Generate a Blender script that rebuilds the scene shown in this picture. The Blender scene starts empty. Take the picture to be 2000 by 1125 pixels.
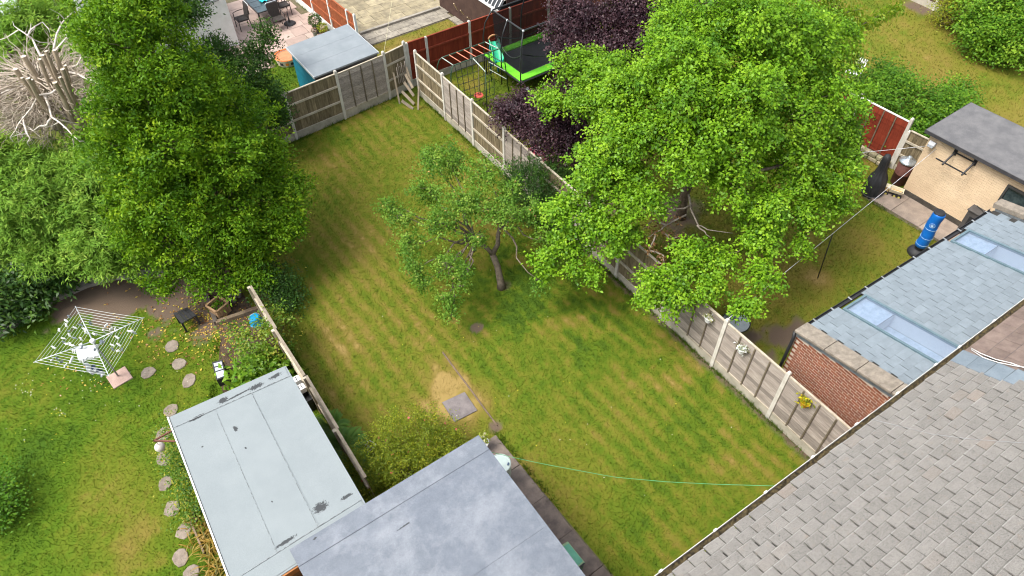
import bpy, math, random
import numpy as np
from mathutils import Vector, Matrix
random.seed(7); rng = np.random.default_rng(11)
sc = bpy.context.scene
col = sc.collection
# ------------------------------------------------------------------ camera, sky, sun, exposure
CAM_H, FPX, PITCH, ROLL, YAW = 15.0, 1380.0, math.radians(48.01), math.radians(-0.8), math.radians(-35.7)
def _rz(v, a): return Vector((v[0]*math.cos(a)-v[1]*math.sin(a), v[0]*math.sin(a)+v[1]*math.cos(a), v[2]))
_f = Vector((0, math.cos(PITCH), -math.sin(PITCH))); _u = Vector((0, math.sin(PITCH), math.cos(PITCH))); _r = Vector((1, 0, 0))
CR = _rz(_r*math.cos(ROLL)+_u*math.sin(ROLL), YAW); CU = _rz(_u*math.cos(ROLL)-_r*math.sin(ROLL), YAW); CF = _rz(_f, YAW)
cam = bpy.data.objects.new('camera', bpy.data.cameras.new('camera')); col.objects.link(cam)
cam.data.sensor_width = 36; cam.data.lens = FPX/2000*36; cam.data.clip_end = 2000; cam.data.clip_start = .1
cam.matrix_world = Matrix(((CR.x, CU.x, -CF.x, 0), (CR.y, CU.y, -CF.y, 0), (CR.z, CU.z, -CF.z, CAM_H), (0, 0, 0, 1)))
sc.camera = cam
SUN_AZ, SUN_EL = math.radians(165), math.radians(60)      # azimuth measured from +X, anticlockwise
sun = bpy.data.objects.new('sun', bpy.data.lights.new('sun', 'SUN')); col.objects.link(sun)
sun.data.energy = 1.2; sun.data.angle = math.radians(22); sun.data.color = (1, .94, .84)
sd = Vector((math.cos(SUN_AZ)*math.cos(SUN_EL), math.sin(SUN_AZ)*math.cos(SUN_EL), math.sin(SUN_EL)))
sun.rotation_euler = sd.to_track_quat('Z', 'Y').to_euler()
w = bpy.data.worlds.new('World'); sc.world = w; w.use_nodes = True
nt = w.node_tree; bg = nt.nodes['Background']
sky = nt.nodes.new('ShaderNodeTexSky'); sky.sky_type = 'NISHITA'; sky.sun_disc = False
sky.sun_elevation = SUN_EL; sky.sun_rotation = math.pi/2-SUN_AZ; sky.dust_density = 4; sky.air_density = 1; sky.ozone_density = 1
hs = nt.nodes.new('ShaderNodeHueSaturation'); hs.inputs['Saturation'].default_value = .4
nt.links.new(sky.outputs[0], hs.inputs['Color']); nt.links.new(hs.outputs[0], bg.inputs[0]); bg.inputs[1].default_value = .15
sc.view_settings.view_transform = 'Standard'; sc.view_settings.look = 'None'; sc.view_settings.gamma = 1
sc.view_settings.exposure = 1.2
sc.render.engine = 'CYCLES'; sc.cycles.max_bounces = 5; sc.cycles.diffuse_bounces = 2; sc.cycles.glossy_bounces = 2; sc.cycles.transparent_max_bounces = 8; sc.cycles.pixel_filter_type = 'BLACKMAN_HARRIS'; sc.cycles.filter_width = 1.1
# ------------------------------------------------------------------ measuring: photo pixel (2000 wide) at height z -> place in the garden
def P(px, py, z=0.):
    d = CF*FPX+CR*(px-1000)-CU*(py-562.5); t = (z-CAM_H)/d.z
    return Vector((d.x*t, d.y*t, z))
def proj(p):
    d = Vector((p[0], p[1], p[2]-CAM_H)); q = d.dot(CF)
    return 1000+FPX*d.dot(CR)/q, 562.5-FPX*d.dot(CU)/q
def in_view(p, m=40):
    x, y = proj(p); return -m < x < 2000+m and -m < y < 1125+m
# ------------------------------------------------------------------ materials
MATS = {}
class NT:
    def __init__(s, name):
        s.m = bpy.data.materials.new(name); s.m.use_nodes = True; s.t = s.m.node_tree; s.b = s.t.nodes['Principled BSDF']
        s.out = s.t.nodes['Material Output']; s._pos = None
    def n(s, kind, **kw):
        x = s.t.nodes.new(kind)
        for k, v in kw.items():
            if k.startswith('i_'): x.inputs[int(k[2:]) if k[2:].isdigit() else k[2:]].default_value = v
            else: setattr(x, k, v)
        return x
    def l(s, a, b): s.t.links.new(a, b)
    def pos(s):
        if s._pos is None: s._pos = s.n('ShaderNodeNewGeometry').outputs['Position']
        return s._pos
    def noise(s, scale, detail=4, rough=.6, vec=None, dist=0):
        x = s.n('ShaderNodeTexNoise'); x.inputs['Scale'].default_value = scale; x.inputs['Detail'].default_value = detail
        x.inputs['Roughness'].default_value = rough; x.inputs['Distortion'].default_value = dist
        s.l(vec or s.pos(), x.inputs['Vector']); return x.outputs['Fac']
    def math(s, op, a, b=None, c=None, clamp=False):
        x = s.n('ShaderNodeMath', operation=op, use_clamp=clamp)
        for i, v in enumerate((a, b, c)):
            if v is None: continue
            if isinstance(v, (int, float)): x.inputs[i].default_value = v
            else: s.l(v, x.inputs[i])
        return x.outputs[0]
    def ramp(s, fac, stops):
        x = s.n('ShaderNodeValToRGB'); e = x.color_ramp.elements
        while len(e) < len(stops): e.new(.5)
        for k, (p, c) in enumerate(stops): e[k].position = p; e[k].color = (*c, 1)
        s.l(fac, x.inputs[0]); return x.outputs[0]
    def mix(s, fac, a, b, mode='MIX'):
        x = s.n('ShaderNodeMix', data_type='RGBA', blend_type=mode)
        for i, v in ((0, fac), (6, a), (7, b)):
            if isinstance(v, (int, float)): x.inputs[i].default_value = v
            elif isinstance(v, tuple): x.inputs[i].default_value = (*v, 1)
            else: s.l(v, x.inputs[i])
        return x.outputs[2]
    def stretch(s, sx, sy, sz, rz=0):
        x = s.n('ShaderNodeMapping'); x.inputs['Scale'].default_value = (sx, sy, sz); x.inputs['Rotation'].default_value = (0, 0, rz)
        s.l(s.pos(), x.inputs['Vector']); return x.outputs[0]
    def bump(s, h, strength=.3, dist=.01):
        x = s.n('ShaderNodeBump'); x.inputs['Strength'].default_value = strength; x.inputs['Distance'].default_value = dist
        s.l(h, x.inputs['Height']); s.l(x.outputs[0], s.b.inputs['Normal'])
    def done(s, rough=.7, spec=.3, metal=0):
        s.b.inputs['Roughness'].default_value = rough; s.b.inputs['Specular IOR Level'].default_value = spec; s.b.inputs['Metallic'].default_value = metal
        return s.m
def M(name, c=(.5, .5, .5), c2=None, rough=.7, spec=.3, metal=0, scale=6, rnd=.12, bump=.2, bscale=50, speck=.25, contrast=(.35, .65), stretch=None, band=None):
    """plain procedural surface: two-tone noise, finer speckle, per-piece variation, fine relief"""
    if name in MATS: return MATS[name]
    k = NT(name); c2 = c2 or tuple(min(1, v*.72) for v in c)
    vec = k.stretch(*stretch) if stretch else None
    n1 = k.noise(scale, 5, .62, vec); f = k.ramp(n1, [(contrast[0], (0, 0, 0)), (contrast[1], (1, 1, 1))])
    base = k.mix(f, c2, c)
    n2 = k.noise(bscale, 3, .6, vec)
    oi = k.n('ShaderNodeObjectInfo').outputs['Random']
    v = k.math('ADD', k.math('MULTIPLY', k.math('SUBTRACT', n2, .5), speck*2), k.math('MULTIPLY_ADD', oi, rnd*2, 1-rnd))
    comb = k.n('ShaderNodeCombineColor'); [k.l(v, comb.inputs[i]) for i in range(3)]
    k.l(k.mix(1., base, comb.outputs[0], 'MULTIPLY'), k.b.inputs['Base Color'])
    if band:      # shade under the lap of the next course, painted into the base colour
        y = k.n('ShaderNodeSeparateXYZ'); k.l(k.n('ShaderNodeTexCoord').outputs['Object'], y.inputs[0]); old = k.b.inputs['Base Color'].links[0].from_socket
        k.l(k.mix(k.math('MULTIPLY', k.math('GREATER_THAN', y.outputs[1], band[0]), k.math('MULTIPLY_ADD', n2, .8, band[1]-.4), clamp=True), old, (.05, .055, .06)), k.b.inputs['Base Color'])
    if bump: k.bump(n2, bump, .012)
    MATS[name] = k.done(rough, spec, metal); return MATS[name]
def leafmat(name, dark, mid, light, rough=.45, trans=.35, spec=.35):
    """leaf: tone from the leaf's own tint attribute, thin and partly see-through to light"""
    if name in MATS: return MATS[name]
    k = NT(name); a = k.n('ShaderNodeAttribute', attribute_name='tint').outputs['Fac']
    c = k.ramp(a, [(0, dark), (.5, mid), (1, light)])
    k.l(c, k.b.inputs['Base Color']); m = k.done(rough, spec)
    tr = k.n('ShaderNodeBsdfTranslucent'); k.l(k.mix(1., c, (1.25, 1.2, .7), 'MULTIPLY'), tr.inputs['Color'])
    mx = k.n('ShaderNodeMixShader', i_0=trans); k.l(k.b.outputs[0], mx.inputs[1]); k.l(tr.outputs[0], mx.inputs[2]); k.l(mx.outputs[0], k.out.inputs[0])
    MATS[name] = m; return m
# ------------------------------------------------------------------ mesh building
WL = {}          # world place of every thing's origin (things are not rotated unless stated)
def empty(name, loc, label, cat, group=None, rz=0):
    o = bpy.data.objects.new(name, None); o.empty_display_size = .2; col.objects.link(o); o.location = loc; o.rotation_euler = (0, 0, rz)
    WL[o] = Vector(loc); tag(o, label, cat, group); return o
def tag(o, label=None, cat=None, group=None, kind=None):
    for k, v in (('label', label), ('category', cat), ('group', group), ('kind', kind)):
        if v: o[k] = v
    return o
def link(name, me, parent=None, loc=(0, 0, 0), rot=(0, 0, 0), scale=(1, 1, 1)):
    o = bpy.data.objects.new(name, me); col.objects.link(o); o.location = loc; o.rotation_euler = rot; o.scale = scale
    if parent is not None: o.parent = parent
    WL[o] = (WL[parent] if parent is not None else Vector((0, 0, 0)))+Vector(loc)
    return o
def copy_tree(o, loc=None, rz=None, parent=None):
    c = o.copy(); col.objects.link(c); c.parent = parent
    if loc is not None: c.location = loc
    if rz is not None: c.rotation_euler = (0, 0, rz)
    for ch in o.children: copy_tree(ch, None, None, c)
    return c
class MB:
    def __init__(s): s.v = []; s.f = []
    def add(s, vs, fs):
        k = len(s.v); s.v += [tuple(v) for v in vs]; s.f += [tuple(i+k for i in f) for f in fs]; return s
    def hexa(s, p):   # 8 points: bottom 4 ccw, top 4 ccw
        return s.add(p, [(3, 2, 1, 0), (4, 5, 6, 7), (0, 1, 5, 4), (1, 2, 6, 5), (2, 3, 7, 6), (3, 0, 4, 7)])
    def box(s, c, d, rz=0, tilt=None):
        x, y, z = d[0]/2, d[1]/2, d[2]/2
        p = [Vector(q) for q in ((-x, -y, -z), (x, -y, -z), (x, y, -z), (-x, y, -z), (-x, -y, z), (x, -y, z), (x, y, z), (-x, y, z))]
        if tilt: p = [tilt @ q for q in p]
        if rz: p = [_rz(q, rz) for q in p]
        c = Vector(c); return s.hexa([q+c for q in p])
    def bar(s, a, b, wd, th, up=(0, 0, 1)):       # rectangular bar from a to b
        a, b = Vector(a), Vector(b); d = (b-a).normalized(); u = Vector(up)
        if abs(d.dot(u)) > .98: u = Vector((1, 0, 0))
        x = d.cross(u).normalized(); y = x.cross(d).normalized(); x *= wd/2; y *= th/2
        return s.hexa([a-x-y, a+x-y, a+x+y, a-x+y, b-x-y, b+x-y, b+x+y, b-x+y])
    def tube(s, pts, r, n=6, cap=True):
        pts = [Vector(p) for p in pts]; m = len(pts); rs = r if isinstance(r, (list, tuple)) else [r]*m
        vs = []; fs = []; ref = None
        for i, p in enumerate(pts):
            d = (pts[min(i+1, m-1)]-pts[max(i-1, 0)])
            d = d.normalized() if d.length > 1e-9 else Vector((0, 0, 1))
            if ref is None: ref = Vector((0, 0, 1)) if abs(d.z) < .9 else Vector((1, 0, 0))
            x = d.cross(ref).normalized(); y = x.cross(d); ref = y if abs(y.dot(d)) < .5 else ref
            for j in range(n):
                a = 2*math.pi*j/n; vs.append(p+(x*math.cos(a)+y*math.sin(a))*rs[i])
        for i in range(m-1):
            for j in range(n): fs.append((i*n+j, i*n+(j+1) % n, (i+1)*n+(j+1) % n, (i+1)*n+j))
        if cap: fs += [tuple(range(n-1, -1, -1)), tuple((m-1)*n+j for j in range(n))]
        return s.add(vs, fs)
    def lathe(s, c, prof, n=16, sx=1, sy=1):
        vs = []; fs = []; m = len(prof)
        for r, z in prof:
            for j in range(n):
                a = 2*math.pi*j/n; vs.append((c[0]+r*sx*math.cos(a), c[1]+r*sy*math.sin(a), c[2]+z))
        for i in range(m-1):
            for j in range(n): fs.append((i*n+j, i*n+(j+1) % n, (i+1)*n+(j+1) % n, (i+1)*n+j))
        fs += [tuple(range(n-1, -1, -1)), tuple((m-1)*n+j for j in range(n))]
        return s.add(vs, fs)
    def prism(s, poly, z0, z1):
        n = len(poly); z0s = z0 if isinstance(z0, (list, tuple)) else [z0]*n; z1s = z1 if isinstance(z1, (list, tuple)) else [z1]*n
        vs = [(p[0], p[1], z0s[i]) for i, p in enumerate(poly)]+[(p[0], p[1], z1s[i]) for i, p in enumerate(poly)]
        a = sum(poly[i][0]*poly[(i+1) % n][1]-poly[(i+1) % n][0]*poly[i][1] for i in range(n))
        fs = [tuple(range(n-1, -1, -1)), tuple(range(n, 2*n))]+[(i, (i+1) % n, (i+1) % n+n, i+n) for i in range(n)]
        if a < 0: fs = [tuple(reversed(f)) for f in fs]
        return s.add(vs, fs)
    def grid(s, nx, ny, fn):
        vs = [fn(i/nx, j/ny) for j in range(ny+1) for i in range(nx+1)]
        fs = [(j*(nx+1)+i, j*(nx+1)+i+1, (j+1)*(nx+1)+i+1, (j+1)*(nx+1)+i) for j in range(ny) for i in range(nx)]
        return s.add(vs, fs)
    def mesh(s, name, mat, smooth=False, off=None):
        me = bpy.data.meshes.new(name); o = off or Vector((0, 0, 0))
        me.from_pydata([(v[0]-o[0], v[1]-o[1], v[2]-o[2]) for v in s.v], [], s.f)
        if mat: me.materials.append(mat)
        if smooth: me.polygons.foreach_set('use_smooth', [True]*len(me.polygons))
        me.update(); return me
    def build(s, name, mat, parent=None, smooth=False, bevel=0):   # vertices given in world places (or local ones when the parent is local)
        off = WL[parent] if parent is not None else None
        o = link(name, s.mesh(name, mat, smooth, off), parent)
        if bevel:
            m = o.modifiers.new('bevel', 'BEVEL'); m.width = bevel; m.segments = 2; m.limit_method = 'ANGLE'
        return o
    def local(s, name, mat, parent, smooth=False):
        o = link(name, s.mesh(name, mat, smooth), parent); return o
def fast_mesh(name, V, k, mat, tint=None, smooth=False):
    """many separate k-gons: V is (n*k, 3)"""
    n = len(V)//k; me = bpy.data.meshes.new(name); me.vertices.add(n*k); me.loops.add(n*k); me.polygons.add(n)
    me.vertices.foreach_set('co', np.ascontiguousarray(V, dtype=np.float32).ravel())
    me.loops.foreach_set('vertex_index', np.arange(n*k, dtype=np.int32)); me.polygons.foreach_set('loop_start', np.arange(0, n*k, k, dtype=np.int32))
    if tint is not None:
        at = me.attributes.new('tint', 'FLOAT', 'POINT'); at.data.foreach_set('value', np.repeat(np.clip(tint, 0, 1), k).astype(np.float32))
    me.materials.append(mat); me.update(calc_edges=True); return me
def unit(a): return a/np.maximum(np.linalg.norm(a, axis=1, keepdims=True), 1e-9)
def leaf_quads(C, D, N, L, Wd, fold=.25):
    """C base points, D leaf directions, N rough normals, L lengths, Wd widths -> folded four-point leaves"""
    D = unit(D); S = unit(np.cross(D, N)); N2 = np.cross(S, D); L = L[:, None]; Wd = Wd[:, None]
    mid = C+D*L*.45; a = C; b = mid+S*Wd*.5+N2*Wd*fold; t = C+D*L-N2*L*.12; d = mid-S*Wd*.5+N2*Wd*fold
    return np.stack([a, b, t, d], 1).reshape(-1, 3)
# ================================================================== the setting: ground, lawns, paving
def vnoise(x, y, scale, seed, octv=4, rough=.55):
    out = np.zeros_like(x); amp = 1.; tot = 0.; r = np.random.default_rng(seed)
    for o in range(octv):
        T = r.random((256, 256)); u = x*scale*2**o+37.3*o+500; v = y*scale*2**o+91.7*o+500
        i = np.floor(u).astype(int); j = np.floor(v).astype(int); fu = u-i; fv = v-j; fu = fu*fu*(3-2*fu); fv = fv*fv*(3-2*fv)
        g = lambda a, b: T[(i+a) & 255, (j+b) & 255]
        out += amp*((g(0, 0)*(1-fu)+g(1, 0)*fu)*(1-fv)+(g(0, 1)*(1-fu)+g(1, 1)*fu)*fv); tot += amp; amp *= rough
    return out/tot
class Lawn:
    """how dry (f) and how bare (s) the turf is at a place"""
    def __init__(s, seed, dry, stripes=0., dryb=(), soilb=(), per=.42, edge=None): s.a = (seed, dry, stripes, dryb, soilb, per); s.edge = edge
    def at(s, x, y):
        seed, dry, st, dryb, soilb, per = s.a
        n1 = vnoise(x, y, .45, seed, 3); n2 = vnoise(x, y, 2.2, seed+1, 3); n3 = vnoise(x, y, 9, seed+2, 3)
        f = dry+(n1-.5)*.5+(n2-.5)*.36+(n3-.5)*.5
        if st: f = f+st*(lambda w_: np.sign(w_)*np.abs(w_)**.6)(np.sin(2*math.pi*x/per+2.5*vnoise(x, y, .3, seed+3, 2)+1.4*vnoise(x, y, 3, seed+6, 2)))*np.clip(vnoise(x, y, .4, seed+4, 2)*2.4-.5, 0, 1)*(.5+n2)
        def bl(lst):
            t = np.zeros_like(x)
            for bx, by, r, w_ in lst:
                d = np.hypot(x-bx, y-by)+(n2-.5)*r*1.3+(n3-.5)*r*.5; u = np.clip((r*1.15-d)/(r*.85), 0, 1); t += w_*u*u*(3-2*u)
            return t
        sb = bl(soilb)
        if s.edge: sb = sb+np.clip(1-(s.edge(y)-x)/(.16+.25*n2), 0, 1)*1.1
        return np.clip(f+bl(dryb), 0, 1), np.clip((sb+(n3-.5)*.7-.32)*2.6, 0, 1)
def turf_mat(name, g):
    k = NT(name); f = k.n('ShaderNodeAttribute', attribute_name='tint').outputs['Fac']; s = k.n('ShaderNodeAttribute', attribute_name='bare').outputs['Fac']
    n = k.noise(60, 3, .7); f = k.math('ADD', f, k.math('MULTIPLY', k.math('SUBTRACT', n, .5), .35))
    c = k.ramp(f, [(.06, (g[0]*.6, g[1]*.72, g[2])), (.34, g), (.58, (g[0]*1.62, g[1]*1.1, g[2]*1.8)), (.82, (.19, .15, .032)), (1, (.31, .222, .078))])
    c = k.mix(s, c, k.ramp(n, [(.3, (.085, .06, .042)), (.75, (.18, .135, .1))]))
    k.l(c, k.b.inputs['Base Color']); k.bump(n, .4, .02); MATS[name] = k.done(.85, .12); return k.m
def sheet(name, poly, z, mat, kind='structure', label=None):
    o = MB().add([(p[0], p[1], z) for p in poly], [tuple(range(len(poly)))]).build(name, mat)
    if sum(poly[i][0]*poly[(i+1) % len(poly)][1]-poly[(i+1) % len(poly)][0]*poly[i][1] for i in range(len(poly))) < 0: o.data.flip_normals()
    return tag(o, label, None, None, kind)
FX = lambda y: 10.25+.031*y           # right boundary fence, slightly askew
G_MAIN, G_LEFT, G_DULL = (.086, .14, .009), (.075, .138, .007), (.093, .139, .011)
L_main = Lawn(1, .51, .125, [(4.3, 8.7, 1.0, .5), (4.7, 9.7, .7, .3), (5.6, 15.5, 1.6, .16), (4.2, 13.3, 1.5, .1), (6.8, 6.3, 1.2, .12), (3.2, 12.2, 1.2, .12), (6, 19, 1.3, .12), (9.2, 7.6, 1.6, -.2), (8.9, 10.6, 1.9, -.28), (7.6, 11.2, 1.7, -.16), (9.4, 4.6, 1.2, -.15), (5.2, 5, 1, .1), (6.5, 20.7, 1.2, -.15)],
              [(6.25, 10.35, .2, .9), (4.86, 7.55, .2, .7), (7.8, 11.1, .25, .6), (2.2, 15, .5, .5)], edge=FX)
L_left = Lawn(21, .37, 0, [(-3.6, 10.6, 1.5, .24), (-3.2, 9.6, .9, .28), (-4, 7.8, 1.6, .22), (-3.3, 12.2, 1., .12), (-5.3, 9, 1.3, .18), (-1.6, 12.6, .8, .1)],
              [(-1.2, 17.1, 1.1, 1.), (-.2, 16.4, 1., 1.), (.35, 15.6, .9, .9), (-2.2, 17.7, .8, .9), (-.9, 15.3, .3, .5), (.1, 14.6, .5, .5), (-.9, 17.9, 1.5, 1.), (-2, 18.6, 1.5, 1.), (.7, 17.2, 1.4, 1.), (-3.4, 18.3, .5, .8)])
L_right = Lawn(41, .52, 0, [(15.1, 6, .5, .3), (14.4, 7.4, .8, .2), (17.5, 6.2, .9, .15), (21, 9, 1.5, .25), (19.3, 8.6, 1.2, .3), (12.9, 20.4, .7, .15), (13, 18.5, 2, -.15)],
               [(12.6, 5.35, .62, .95), (12.0, 5.7, .5, .8), (13.2, 5.2, .4, .8), (11.7, 4.9, .4, .6), (13.6, 10.3, 1.4, .7), (12.2, 12.2, 1.3, .7), (11.6, 8.5, .9, .5), (12, 14.5, 1.2, .5)])
L_back = Lawn(61, .26); L_dry = Lawn(81, .6, 0, [(12.6, 24.5, .6, .25), (14.6, 24.9, .5, .2)])
L_far = Lawn(101, .56, 0, [(24.6, 9.4, 1.6, .25), (25.5, 6.5, 1.5, .28), (27, 9.5, 1.2, .15), (22.6, 6, 1, .3)], [(32, 13.6, .7, .8), (30.3, 9.3, .6, .8), (30.6, 10.5, .5, .6)])
GT = [turf_mat('main_turf', G_MAIN), turf_mat('left_turf', G_LEFT), turf_mat('dull_turf', G_DULL)]
LAWNS = [((1.6, FX(10)+.02, .8, 21.45), L_main, GT[0], .08, 'striped main lawn', 1250, .04),
         ((-7, 1.595, 3, 18.9), L_left, GT[1], .09, 'greener lawn of the left garden', 1150, .04),
         ((FX(10)+.03, 21.6, 1, 21.58), L_right, GT[2], .13, 'neighbour lawn right of the boundary fence', 700, .05),
         ((1, 10.83, 21.46, 31), L_back, GT[1], .16, 'small lawn behind the teal shed', 420, .07),
         ((10.85, 19, 21.6, 31), L_dry, GT[2], .16, 'dry lawn beyond the red fence', 320, .06),
         ((21.62, 40, 1, 26), L_far, GT[2], .25, 'far right lawn', 200, .075)]
sheet('ground', [(-400, -400), (400, -400), (400, 400), (-400, 400)], -.03, M('far_ground', (.11, .12, .02), (.06, .09, .012), .9, .1, scale=.6, bump=.3, rnd=0))
SKIP = [(-1.3, 1.3, 0, 10.6), (-.4, 4.8, 0, 7.3), (3.9, 4.9, 8.1, 8.95), (.35, 1.6, 11, 18), (6, 10.3, 27.5, 33), (11, 15.4, 25.3, 32), (19.3, 20.4, 3, 7.3)]
def setattr_pts(me, name, v): me.attributes.new(name, 'FLOAT', 'POINT').data.foreach_set('value', v.astype(np.float32))
for (x0, x1, y0, y1), fld, m, cell, lb, dens, hgt in LAWNS:
    nx, ny = int((x1-x0)/cell), int((y1-y0)/cell); X, Y = np.meshgrid(np.linspace(x0, x1, nx+1), np.linspace(y0, y1, ny+1)); X = X.ravel(); Y = Y.ravel()
    ii, jj = np.meshgrid(np.arange(nx), np.arange(ny)); q = (jj*(nx+1)+ii).ravel(); F = np.stack([q, q+1, q+nx+2, q+nx+1], 1); n = len(F)
    me = bpy.data.meshes.new('lawn'); me.vertices.add(len(X)); me.loops.add(n*4); me.polygons.add(n)
    me.vertices.foreach_set('co', np.stack([X, Y, np.zeros(len(X))], 1).astype(np.float32).ravel()); me.loops.foreach_set('vertex_index', F.astype(np.int32).ravel()); me.polygons.foreach_set('loop_start', np.arange(0, n*4, 4, dtype=np.int32))
    f, s = fld.at(X, Y); setattr_pts(me, 'tint', f); setattr_pts(me, 'bare', s); me.materials.append(m); me.update(calc_edges=True)
    tag(link('lawn', me), lb, None, None, 'structure')
    # grass blades of this lawn: one uncountable mass
    n = int((x1-x0)*(y1-y0)*dens); X = rng.uniform(x0, x1, n); Y = rng.uniform(y0, y1, n)
    d = np.stack([X, Y, np.full(n, -CAM_H)], 1); q = d@np.array(CF); px = 1000+FPX*(d@np.array(CR))/q; py = 562.5-FPX*(d@np.array(CU))/q
    ok = (px > -20) & (px < 2020) & (py > -20) & (py < 1145)
    for a0, a1, b0, b1 in SKIP: ok &= ~((X > a0) & (X < a1) & (Y > b0) & (Y < b1))
    X = X[ok]; Y = Y[ok]; f, s = fld.at(X, Y); ok = rng.random(len(X)) > s*1.1; X = X[ok]; Y = Y[ok]; f = f[ok]; n = len(X)
    a = rng.uniform(0, 6.283, n); h = rng.uniform(.5, 1.2, n)*hgt*(1.15-.5*f); wd = h*rng.uniform(.16, .3, n)
    lean = h[:, None]*rng.normal(0, .6, (n, 2)); B = np.stack([X, Y, np.full(n, .001)], 1); S = np.stack([np.cos(a), np.sin(a), np.zeros(n)], 1)*wd[:, None]
    me = fast_mesh('grass', np.stack([B-S, B+S, B+np.concatenate([lean, h[:, None]], 1)], 1).reshape(-1, 3), 3, m, f+rng.normal(0, .12, n)); setattr_pts(me, 'bare', np.zeros(n*3))
    tag(link('grass', me), 'short grass of the '+lb, None, None, 'stuff')
# longer tufts left uncut along fences, kerbs and walls
E_ = [((FX(2)-.06, 2), (FX(20.9)-.06, 20.9), 5200), ((4.1, 21.0), (10.6, 21.45), 1500), ((1.85, 13.8), (1.75, 7.4), 1500), ((4.8, 7.4), (4.8, 2.5), 700), ((-1.75, 10.7), (-1.95, 5.5), 1500), ((FX(2)+.1, 4.5), (FX(20)+.1, 20), 2500), ((.4, 14.2), (-.4, 12.4), 500), ((10.95, 4.35), (18, 3.95), 900), ((19.2, 4), (19.2, 7.3), 500)]
X = []; Y = []
for a, b, n in E_: t = rng.random(n)+0; X.append(a[0]+(b[0]-a[0])*t+rng.normal(0, .045, n)); Y.append(a[1]+(b[1]-a[1])*t+rng.normal(0, .045, n))
X = np.concatenate(X); Y = np.concatenate(Y); k = rng.random(len(X)) < np.clip(vnoise(X, Y, 1.6, 5, 3)*3-.95, 0.05, 1); X = X[k]; Y = Y[k]; n = len(X); a = rng.uniform(0, 6.283, n); h = rng.uniform(.05, .17, n)
B = np.stack([X, Y, np.zeros(n)], 1); S = np.stack([np.cos(a), np.sin(a), np.zeros(n)], 1)*.009; T_ = B+np.concatenate([h[:, None]*rng.normal(0, .5, (n, 2)), h[:, None]], 1)
me = fast_mesh('grass', np.stack([B-S, B+S, T_], 1).reshape(-1, 3), 3, GT[1], rng.normal(.25, .12, n)); setattr_pts(me, 'bare', np.zeros(n*3)); tag(link('grass', me), 'longer uncut grass along fences and kerbs', None, None, 'stuff')
# --- soil bed along the left fence and kerbs round it
SOIL = M('soil', (.115, .08, .055), (.05, .035, .025), .95, .1, scale=5, bump=.8, bscale=40, rnd=0, speck=.5)
sheet('soil_bed', [(-.35, 11.2), (1.6, 11.2), (1.62, 17.9), (.95, 17.4), (.72, 15.9), (.5, 14.2), (.05, 13.2)], .008, SOIL, label='bare soil bed along the weathered fence')
sheet('soil_bed', [(-1.75, 5), (-1.2, 5), (-1.2, 10.6), (-1.62, 10.6)], .008, SOIL, label='planting strip beside the pale grey shed')
CONC = M('concrete', (.36, .33, .28), (.2, .19, .165), .9, .2, scale=3, bump=.4, bscale=70, speck=.3)
SLEEP = M('weathered_sleeper', (.26, .2, .13), (.14, .1, .07), .9, .15, scale=4, bump=.5, bscale=30, speck=.35)
kp = [(-5.2, 17.7), (-3.9, 18.05), (-2.9, 18.35), (-1.9, 18.4), (-1.1, 18.2), (-.35, 17.75), (.35, 17.35), (1.2, 17.2)]
e = empty('path_edging', (kp[0][0], kp[0][1], 0), 'curved concrete edging below the conifer', 'edging')
for a, b in zip(kp, kp[1:]):
    d = (Vector((*b, 0))-Vector((*a, 0))); MB().box(((a[0]+b[0])/2, (a[1]+b[1])/2, .05), (d.length-.01, .24, .12), math.atan2(d.y, d.x)).build('edging_block', CONC, e, bevel=.01)
# --- paved areas, slab by slab
def slab_mesh(name, mat, w=1., d=1., h=.05, seed=0):
    r = random.Random(seed); j = lambda s: r.uniform(-s, s)
    p = [(-w/2+j(.012), -d/2+j(.012)), (w/2+j(.012), -d/2+j(.012)), (w/2+j(.012), d/2+j(.012)), (-w/2+j(.012), d/2+j(.012))]
    q = [(x*.985, y*.985) for x, y in p]
    b = MB(); b.hexa([(x, y, -h) for x, y in p]+[(x, y, h*.7) for x, y in p]); b.v[4:8] = [(x, y, h*.85) for x, y in p]
    b.add([(x, y, h*.85) for x, y in p]+[(x, y, h) for x, y in q], [(0, 1, 5, 4), (1, 2, 6, 5), (2, 3, 7, 6), (3, 0, 4, 7), (4, 5, 6, 7)])
    return b.mesh(name, mat)
PINK = M('pink_sandstone', (.46, .35, .3), (.36, .28, .24), .85, .2, scale=2, bump=.25, rnd=.14, speck=.18)
YELL = M('lichen_slab', (.36, .31, .2), (.22, .19, .13), .92, .15, scale=3.5, bump=.4, rnd=.16, speck=.3)
GREYP = M('grey_paver', (.34, .31, .25), (.2, .18, .15), .92, .15, scale=4, bump=.4, rnd=.15, speck=.3)
def paved(name, lab, mat, base_poly, cells, basemat):
    o = sheet(name, base_poly, .01, basemat, label=lab)
    ms = [slab_mesh('paving_slab', mat, seed=i) for i in range(4)]
    for i, (x0, x1, y0, y1) in enumerate(cells):
        g = .012; link('paving_slab', ms[i % 4], o, ((x0+x1)/2, (y0+y1)/2, .03+random.uniform(-.006, .006)), (random.gauss(0, .004), random.gauss(0, .004), 0), (x1-x0-g, y1-y0-g, .35))
    return o
JOINT = M('joint_sand', (.16, .13, .09), (.1, .1, .05), .95, .1)
def courses(x0, x1, y0, y1, hs, ws, keep=lambda x, y: True):
    out = []; y = y0; r = random.Random(int(x0*10))
    while y < y1:
        h = r.choice(hs); x = x0-r.uniform(0, .5)
        while x < x1:
            w_ = r.choice(ws)
            if keep(x+w_/2, y+h/2): out.append((x, x+w_, y, y+h))
            x += w_
        y += h
    return out
def kp1(x, y): return (y > 27.5 and x < 10.35) or (x < 7.9 and y > 27.1) or (x < 7.45 and y > 26.2)
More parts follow.
